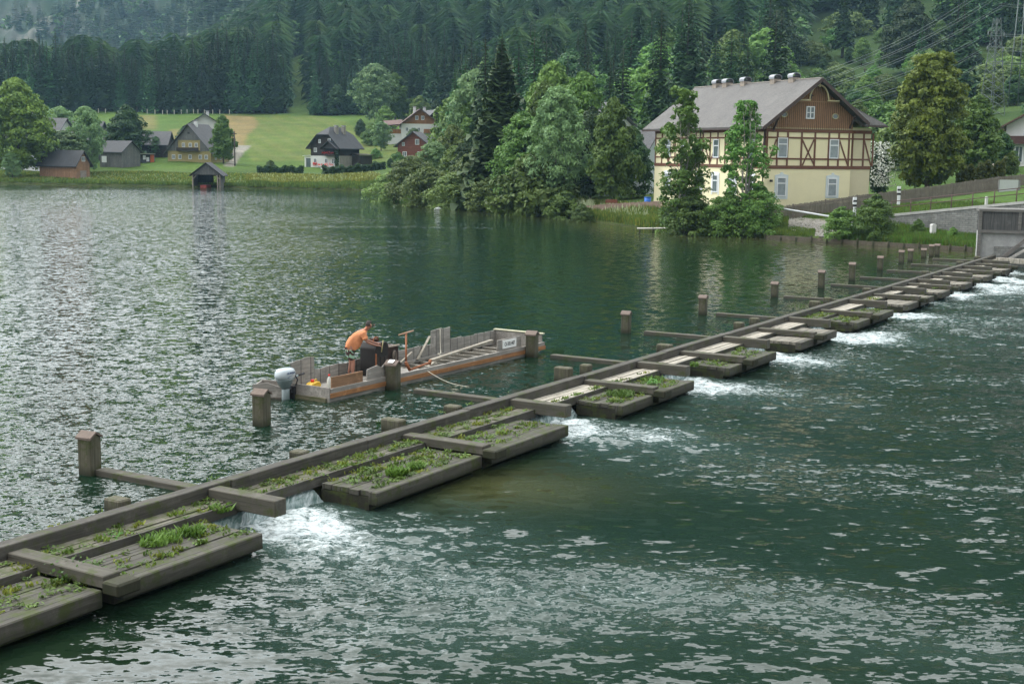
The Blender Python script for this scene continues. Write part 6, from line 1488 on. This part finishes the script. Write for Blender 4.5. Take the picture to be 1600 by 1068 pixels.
# ------------------------------------------------------------ ground cover along the shores
def blades(name, label, spots, mat, seed, kinds):
    r = np.random.default_rng(seed); V = []; Q = []; T = []; b = 0
    for (pxa, pxb, ta, tb, n, h, w, tints) in spots:
        px = r.uniform(pxa, pxb, n); a = (px-800)/2071; sy = shore_y(a); t = ta+(tb-ta)*r.random(n); y = sy+t; x = a*y
        z = np.empty(n); order = np.argsort(a)
        for i in range(n): z[i] = 0
        # heights from a coarse lookup to stay fast
        na = max(2, int((pxb-pxa)/4)); aa = np.linspace((pxa-800)/2071, (pxb-800)/2071, na); tt = np.linspace(ta, tb, 24); tab = np.empty((na, 24))
        for i, a_ in enumerate(aa):
            Y, Z = profile(a_); ys = float(shore_y(a_))+tt; tab[i] = np.interp(ys, Y, Z) + np.clip((tt-2)/40, 0, 1)*.25*wob(a_*ys, ys)
        fi = np.clip((a-aa[0])/(aa[-1]-aa[0])*(na-1), 0, na-1.001); fj = np.clip((t-ta)/(tb-ta)*23, 0, 22.999); i0 = fi.astype(int); j0 = fj.astype(int); u = fi-i0; v = fj-j0
        z = tab[i0, j0]*(1-u)*(1-v)+tab[i0+1, j0]*u*(1-v)+tab[i0, j0+1]*(1-u)*v+tab[i0+1, j0+1]*u*v
        z = np.maximum(z, -.1)
        cl = fbm(x, y, 1/1.6, seed)*.9+.4; hh = h*(.45+.75*r.random(n))*cl; la = r.random(n)*6.28; ln = hh*.35*r.random(n)
        p0 = np.stack([x, y, z-.03], -1); tip = p0+np.stack([np.cos(la)*ln, np.sin(la)*ln, hh], -1); s = np.stack([np.ones(n), r.normal(size=n)*.3, 0*la], -1)*(w*(.6+.8*r.random(n)))[:, None]
        mid = p0*.45+tip*.55
        V.append(np.stack([p0-s, p0+s, mid+s*.8, tip+s*.15, tip-s*.15, mid-s*.8], 1).reshape(-1, 3)); k = b+np.arange(n)*6
        Q.append(np.stack([k, k+1, k+2, k+5], -1)); Q.append(np.stack([k+5, k+2, k+3, k+4], -1)); b += 6*n
        tn = np.array(tints)[r.integers(0, len(tints), n)]*(.7+.6*r.random(n))[:, None]*(.75+.5*fbm(x, y, 1/3., seed+1))[:, None]
        T.append(np.repeat(tn, 6, 0))
    o = np_mesh(name, np.concatenate(V), np.concatenate(Q), mat, col={'tint': np.concatenate(T)}); tag(o, label, name.replace('_', ' '), kind='stuff')
GB = leafmat('grass_blades', (.10, .17, .04), .25, 0, .25, 1.0, attr=True)
g1 = (1, 1, 1); g2 = (1.3, 1.1, .8); oc = (2.2, 1.35, 1.2); dk = (.6, .7, .6); wh = (3.8, 2.6, 7)
blades('lakeside_grass', 'tall rough grass, reeds and flowers along the far shore', [
    (-40, 380, .2, 2, 5000, .6, .09, [g1, g2, g1]), (-40, 380, 2, 26, 16000, .38, .10, [g1, g2, oc, g2]),
    (380, 606, .1, 3, 5000, .8, .09, [g1, g2, g1]), (380, 600, 3, 24, 17000, .55, .09, [oc, oc, g2, oc]),
    (120, 380, 1, 20, 420, .6, .09, [(2.4, 1.9, 4)]), (390, 590, 6, 22, 700, .8, .11, [(3.2, 2.2, 4)])], GB, 3, None)
blades('reeds', 'bright green reeds and long grass along the wooded point', [
    (606, 800, -2.2, 1.8, 9000, .85, .045, [(1.1, 1.5, .9), g1]), (780, 880, -.3, 3, 3500, .8, .045, [g1, dk, g2])], GB, 5, None)
blades('bank_grass', 'long grass and white umbels on the bank before the board fence', [
    (872, 1040, .1, 3.2, 12000, .75, .028, [g1, g2, g1, oc]), (872, 1110, 3, 12, 14000, .7, .03, [g1, g2, oc, g1]), (878, 925, 1.2, 5, 420, 1.35, .06, [wh]), (935, 1010, 2, 9, 260, 1.0, .05, [wh])], GB, 7, None)
blades('verge_grass', 'short mown and rough grass on the right bank below the picket fence', [
    (1190, 1232, .3, 8, 7000, .38, .022, [g1, g2]), (1228, 1320, 7.4, 13, 7000, .25, .022, [g1, g2]), (1310, 1530, .2, 5, 22000, .5, .022, [g1, g1, g2, (.9, 1.3, .7)]), (1232, 1275, .4, 2.6, 2200, .25, .02, [g1, g2]), (1300, 1600, 4.5, 16, 20000, .25, .025, [g1, g2, g1])], GB, 9, None)
def in_gravel(px, y, z):
    py = 246.5+(6.5-z)/y*2050
    P4 = [(1226, 345), (1250, 340.5), (1300, 346), (1316, 366), (1312, 380), (1288, 374), (1270, 363), (1236, 361)]; c = False
    for k in range(len(P4)):
        (xa, ya), (xb, yb) = P4[k], P4[k-1]
        if (ya > py) != (yb > py) and px < (xb-xa)*(py-ya)/(yb-ya)+xa: c = not c
    return c
def gravel():
    r = np.random.default_rng(15); V = []; Fq = []; X_, Y_ = [], []
    while len(X_) < 1700:
        px = r.uniform(1220, 1320); a = (px-800)/2071; y = float(shore_y(a))+.5+r.random()*7.5; z = ground(a*y, y)
        if not in_gravel(px+r.normal()*3, y, z+r.normal()*.06): continue
        if fbm(np.array([a*y]), np.array([y]), 1/.8, 77)[0] > .60+.1*r.random(): continue
        X_.append(a); Y_.append(y)
    a = np.array(X_); y = np.array(Y_); n = len(a)
    for i in range(n):
        x = a[i]*y[i]; z = ground(x, y[i]); s = .03+.07*r.random()**2; j = (r.random((8, 3))-.5)*.5*s
        c = np.array([(-1,-1,-1),(1,-1,-1),(1,1,-1),(-1,1,-1),(-.7,-.7,.8),(.7,-.7,.8),(.7,.7,.8),(-.7,.7,.8)])*np.array([s, s, s*.6])+j+np.array([x, y[i], z+.01])
        V.append(c); Fq.append(np.array([(4,5,6,7),(0,1,5,4),(1,2,6,5),(2,3,7,6),(3,0,4,7)])+8*i)
    o = np_mesh('gravel', np.concatenate(V), np.concatenate(Fq), plain('gravel_stone', (.27, .255, .225), .9, .3, 6)); tag(o, 'pale gravel and stones on the slipway beside the half-timbered house', 'gravel', kind='stuff')
gravel()
# meadow fence posts under the forest edge, each a thing of its own
def meadow_posts():
    first = None
    for i, px in enumerate([152, 163, 205, 228, 240, 252, 259, 270, 281, 290, 300, 307, 317, 330, 341, 356]):
        g = G(px, 443.5); 
        if first is None:
            t = thing('fence_post', g, 0, 'pale wooden fence post in the row under the forest edge', 'post', 'fence posts under the forest edge'); m = MB(); m.prism([(-.12, -.3), (.12, -.3), (.12, 1.35), (0, 1.5), (-.12, 1.35)], -.1, .1, 'y'); m.build('pole', plain('pale_post', (.42, .40, .33), .9), t); first = t
        else: t = copy_tree(first); t.location = g
meadow_posts()

# ------------------------------------------------------------ the man on the work boat
def person():
    base = BOAT_M @ Vector((2.22, 1.16, .215))
    sc_ = .98
    t = thing('person', base, R(12), 'man in orange shirt and dark shorts bending forward over the black winch box', 'person')
    SK = plain('skin', (.30, .145, .10), .55, .1, 8); SH = plain('orange_shirt', (.56, .225, .105), .9, .22, 9, bump=.6); HR = plain('dark_hair', (.045, .04, .038), .9, .3, 30)
    n = N('patterned_shorts'); c = n.coord(); v_ = n.noise(c, 5.5, 1, .5, .6); ST = n.pbr(n.ramp(v_, [(.0, (.05, .028, .025)), (.53, (.05, .028, .025)), (.56, (.22, .36, .26)), (1, (.22, .36, .26))]), .9)
    BLKS = plain('dark_shoe', (.02, .022, .03), .7)
    def skin(name, verts, edges, mat, root=0, sub=2, parent=t):
        "verts: (x, y, z, rx, ry)"
        me = bpy.data.meshes.new(name); me.from_pydata([tuple(a*sc_ for a in v[:3]) for v in verts], edges, []); me.materials.append(mat)
        o = link_mesh(name, me, parent); m = o.modifiers.new('skin', 'SKIN'); m.use_smooth_shade = True
        for i, v in enumerate(verts):
            s = me.skin_vertices[0].data[i]; s.radius = (v[3]*sc_, (v[4] if len(v) > 4 else v[3])*sc_); s.use_root = (i == root)
        s2 = o.modifiers.new('sub', 'SUBSURF'); s2.levels = sub; s2.render_levels = sub; return o
    hipz = .86
    V = [(0.02, 0, hipz, .135, .15), (.14, 0, 1.04, .125, .15), (.30, 0, 1.22, .125, .165), (.42, 0, 1.335, .10, .12), (.49, 0, 1.40, .055), (.545, 0, 1.445, .06), (.585, 0, 1.49, .092, .084), (.61, 0, 1.565, .092, .086),
         # legs
         (.02, .10, hipz-.06, .085), (.06, .12, .47, .060), (.045, .12, .32, .058), (-.02, .125, .09, .036), (.10, .13, .035, .035),
         (.02, -.10, hipz-.06, .085), (.11, -.12, .48, .060), (.10, -.12, .32, .058), (.09, -.125, .09, .036), (.21, -.13, .035, .035),
         # shoulders and arms
         (.40, .19, 1.28, .060), (.52, .23, 1.06, .042), (.76, .17, .98, .028), (.83, .15, .965, .026),
         (.40, -.19, 1.28, .060), (.50, -.23, 1.05, .042), (.74, -.17, .955, .028), (.81, -.15, .94, .026)]
    E = [(0, 1), (1, 2), (2, 3), (3, 4), (4, 5), (5, 6), (6, 7), (0, 8), (8, 9), (9, 10), (10, 11), (11, 12), (0, 13), (13, 14), (14, 15), (15, 16), (16, 17), (3, 18), (18, 19), (19, 20), (20, 21), (3, 22), (22, 23), (23, 24), (24, 25)]
    # fingers curled over the box edge, thumbs to the side
    for hx, hy, hz, b, sg in ((.83, .15, .965, 21, 1), (.81, -.15, .94, 25, -1)):
        for k, (dy, l) in enumerate(((-.032, .075), (-.011, .085), (.011, .08), (.032, .065))):
            i = len(V); V += [(hx+.035, hy+dy, hz+.004, .0105), (hx+.035+l*.55, hy+dy*1.15, hz-.004, .0095), (hx+.035+l*.8, hy+dy*1.15, hz-.038, .008)]; E += [(b, i), (i, i+1), (i+1, i+2)]
        i = len(V); V += [(hx+.015, hy-sg*.045, hz-.005, .012), (hx+.05, hy-sg*.06, hz-.02, .010)]; E += [(b, i), (i, i+1)]
    skin('body', V, E, SK, 0, 1)
    # face: nose, ears, eyes, mouth on the head, which tilts down towards the winch
    hx, hz = .605*sc_, 1.54*sc_
    m = MB(); m.bar((hx+.082, 0, hz+.01), (hx+.128, 0, hz-.035), .02, .02, w1=.034, h1=.03); m.build('nose', SK, t, bevel=.006)
    for s in (-1, 1):
        m = MB(); m.tube([(hx+.0, s*.080, hz-.02), (hx+.0, s*.103, hz-.0), (hx-.005, s*.085, hz+.025)], [.014, .018, .01], 6); m.build('ear', SK, t)
        m = MB(); m.tube([(hx+.078, s*.034, hz+.012), (hx+.092, s*.034, hz+.010)], .010, 8); m.build('eye', HR, t)
    m = MB(); m.tube([(hx+.080, -.025, hz-.065), (hx+.094, 0, hz-.068), (hx+.080, .025, hz-.065)], .006, 5); m.build('mouth', plain('lips', (.30, .10, .08)), t)
    # hair cap as a shell
    vs = []; fs = []; nu, nv = 16, 7
    for j in range(nv):
        th = j/(nv-1)*R(112)
        for i in range(nu):
            a = 2*math.pi*i/nu; front = max(0, math.cos(a)); r_ = .104+.004*math.sin(i*5+j*3); th2 = th*(1-.66*front)
            vs.append((hx-.030+r_*math.sin(th2)*math.cos(a)*1.02, .92*r_*math.sin(th2)*math.sin(a), hz+.005+r_*1.05*math.cos(th2)-.0))
    for j in range(nv-1):
        for i in range(nu): fs.append((j*nu+i, j*nu+(i+1) % nu, (j+1)*nu+(i+1) % nu, (j+1)*nu+i))
    m = MB(); m.add(vs, fs, True); o = m.build('hair', HR, t); s_ = o.modifiers.new('solid', 'SOLIDIFY'); s_.thickness = .012
    # shirt: body and short wide sleeves, hanging at the front
    sh_ = skin('shirt', [(.00, 0, .86, .150, .175), (.10, 0, 1.02, .145, .18), (.24, 0, 1.17, .145, .195), (.38, 0, 1.30, .115, .15), (.455, 0, 1.37, .070, .075), (.16, 0, .84, .095, .16),
                   (.39, .19, 1.285, .09), (.47, .225, 1.12, .098), (.39, -.19, 1.285, .09), (.46, -.225, 1.11, .098)], [(0, 1), (1, 2), (2, 3), (3, 4), (1, 5), (3, 6), (6, 7), (3, 8), (8, 9)], SH, 1, 3)
    m = MB(); m.tube([(.465+.02*math.cos(a), .085*math.sin(a), 1.385+.055*math.cos(a)) for a in np.linspace(0, 2*math.pi, 13)], .022, 6, False); m.build('collar', plain('orange_collar', (.40, .15, .075), .85, .15, 6), t)
    def folds(o, s, k):
        tx = bpy.data.textures.new('cloth_folds', 'CLOUDS'); tx.noise_scale = s; m = o.modifiers.new('folds', 'DISPLACE'); m.texture = tx; m.strength = k; m.mid_level = .5
    folds(sh_, .11, .055)
    skin('shorts', [(.03, 0, .93, .135, .16), (.02, .095, .76, .115), (.05, .115, .50, .092), (.02, -.095, .76, .115), (.09, -.115, .51, .092)], [(0, 1), (1, 2), (0, 3), (3, 4)], ST, 0, 2)
    for s, x0, x1 in ((.125, -.03, .13), (-.125, .08, .24)):
        skin('shoe', [(x0, s, .06, .048, .05), (x0+.06, s, .045, .045, .045), (x1, s*1.05, .03, .04, .032), (x0+.01, s, .14, .045)], [(0, 1), (1, 2), (0, 3)], BLKS, 0, 2)
person()
# ------------------------------------------------------------ valley air
def build_haze():
    m = MB(); m.box(-2600, 2600, -60, 4100, -5, 1250)
    n = N('haze_air'); pv = n.n('ShaderNodeVolumePrincipled'); pv.inputs['Color'].default_value = (.42, .72, 1, 1)
    pv.inputs['Density'].default_value = .00012
    n.t.links.new(pv.outputs[0], n.out.inputs['Volume'])
    o = m.build('haze', n.m); tag(o, 'thin blue haze of the valley air', 'haze', kind='stuff')
build_haze()
# ------------------------------------------------------------ drop prototypes that were never planted
for _k, _p in PROTO.items():
    if not _p['used'] and _p['root'] is not None:
        for _c in list(_p['root'].children): bpy.data.objects.remove(_c)
        bpy.data.objects.remove(_p['root']); _p['used'] = True; _p['root'] = None
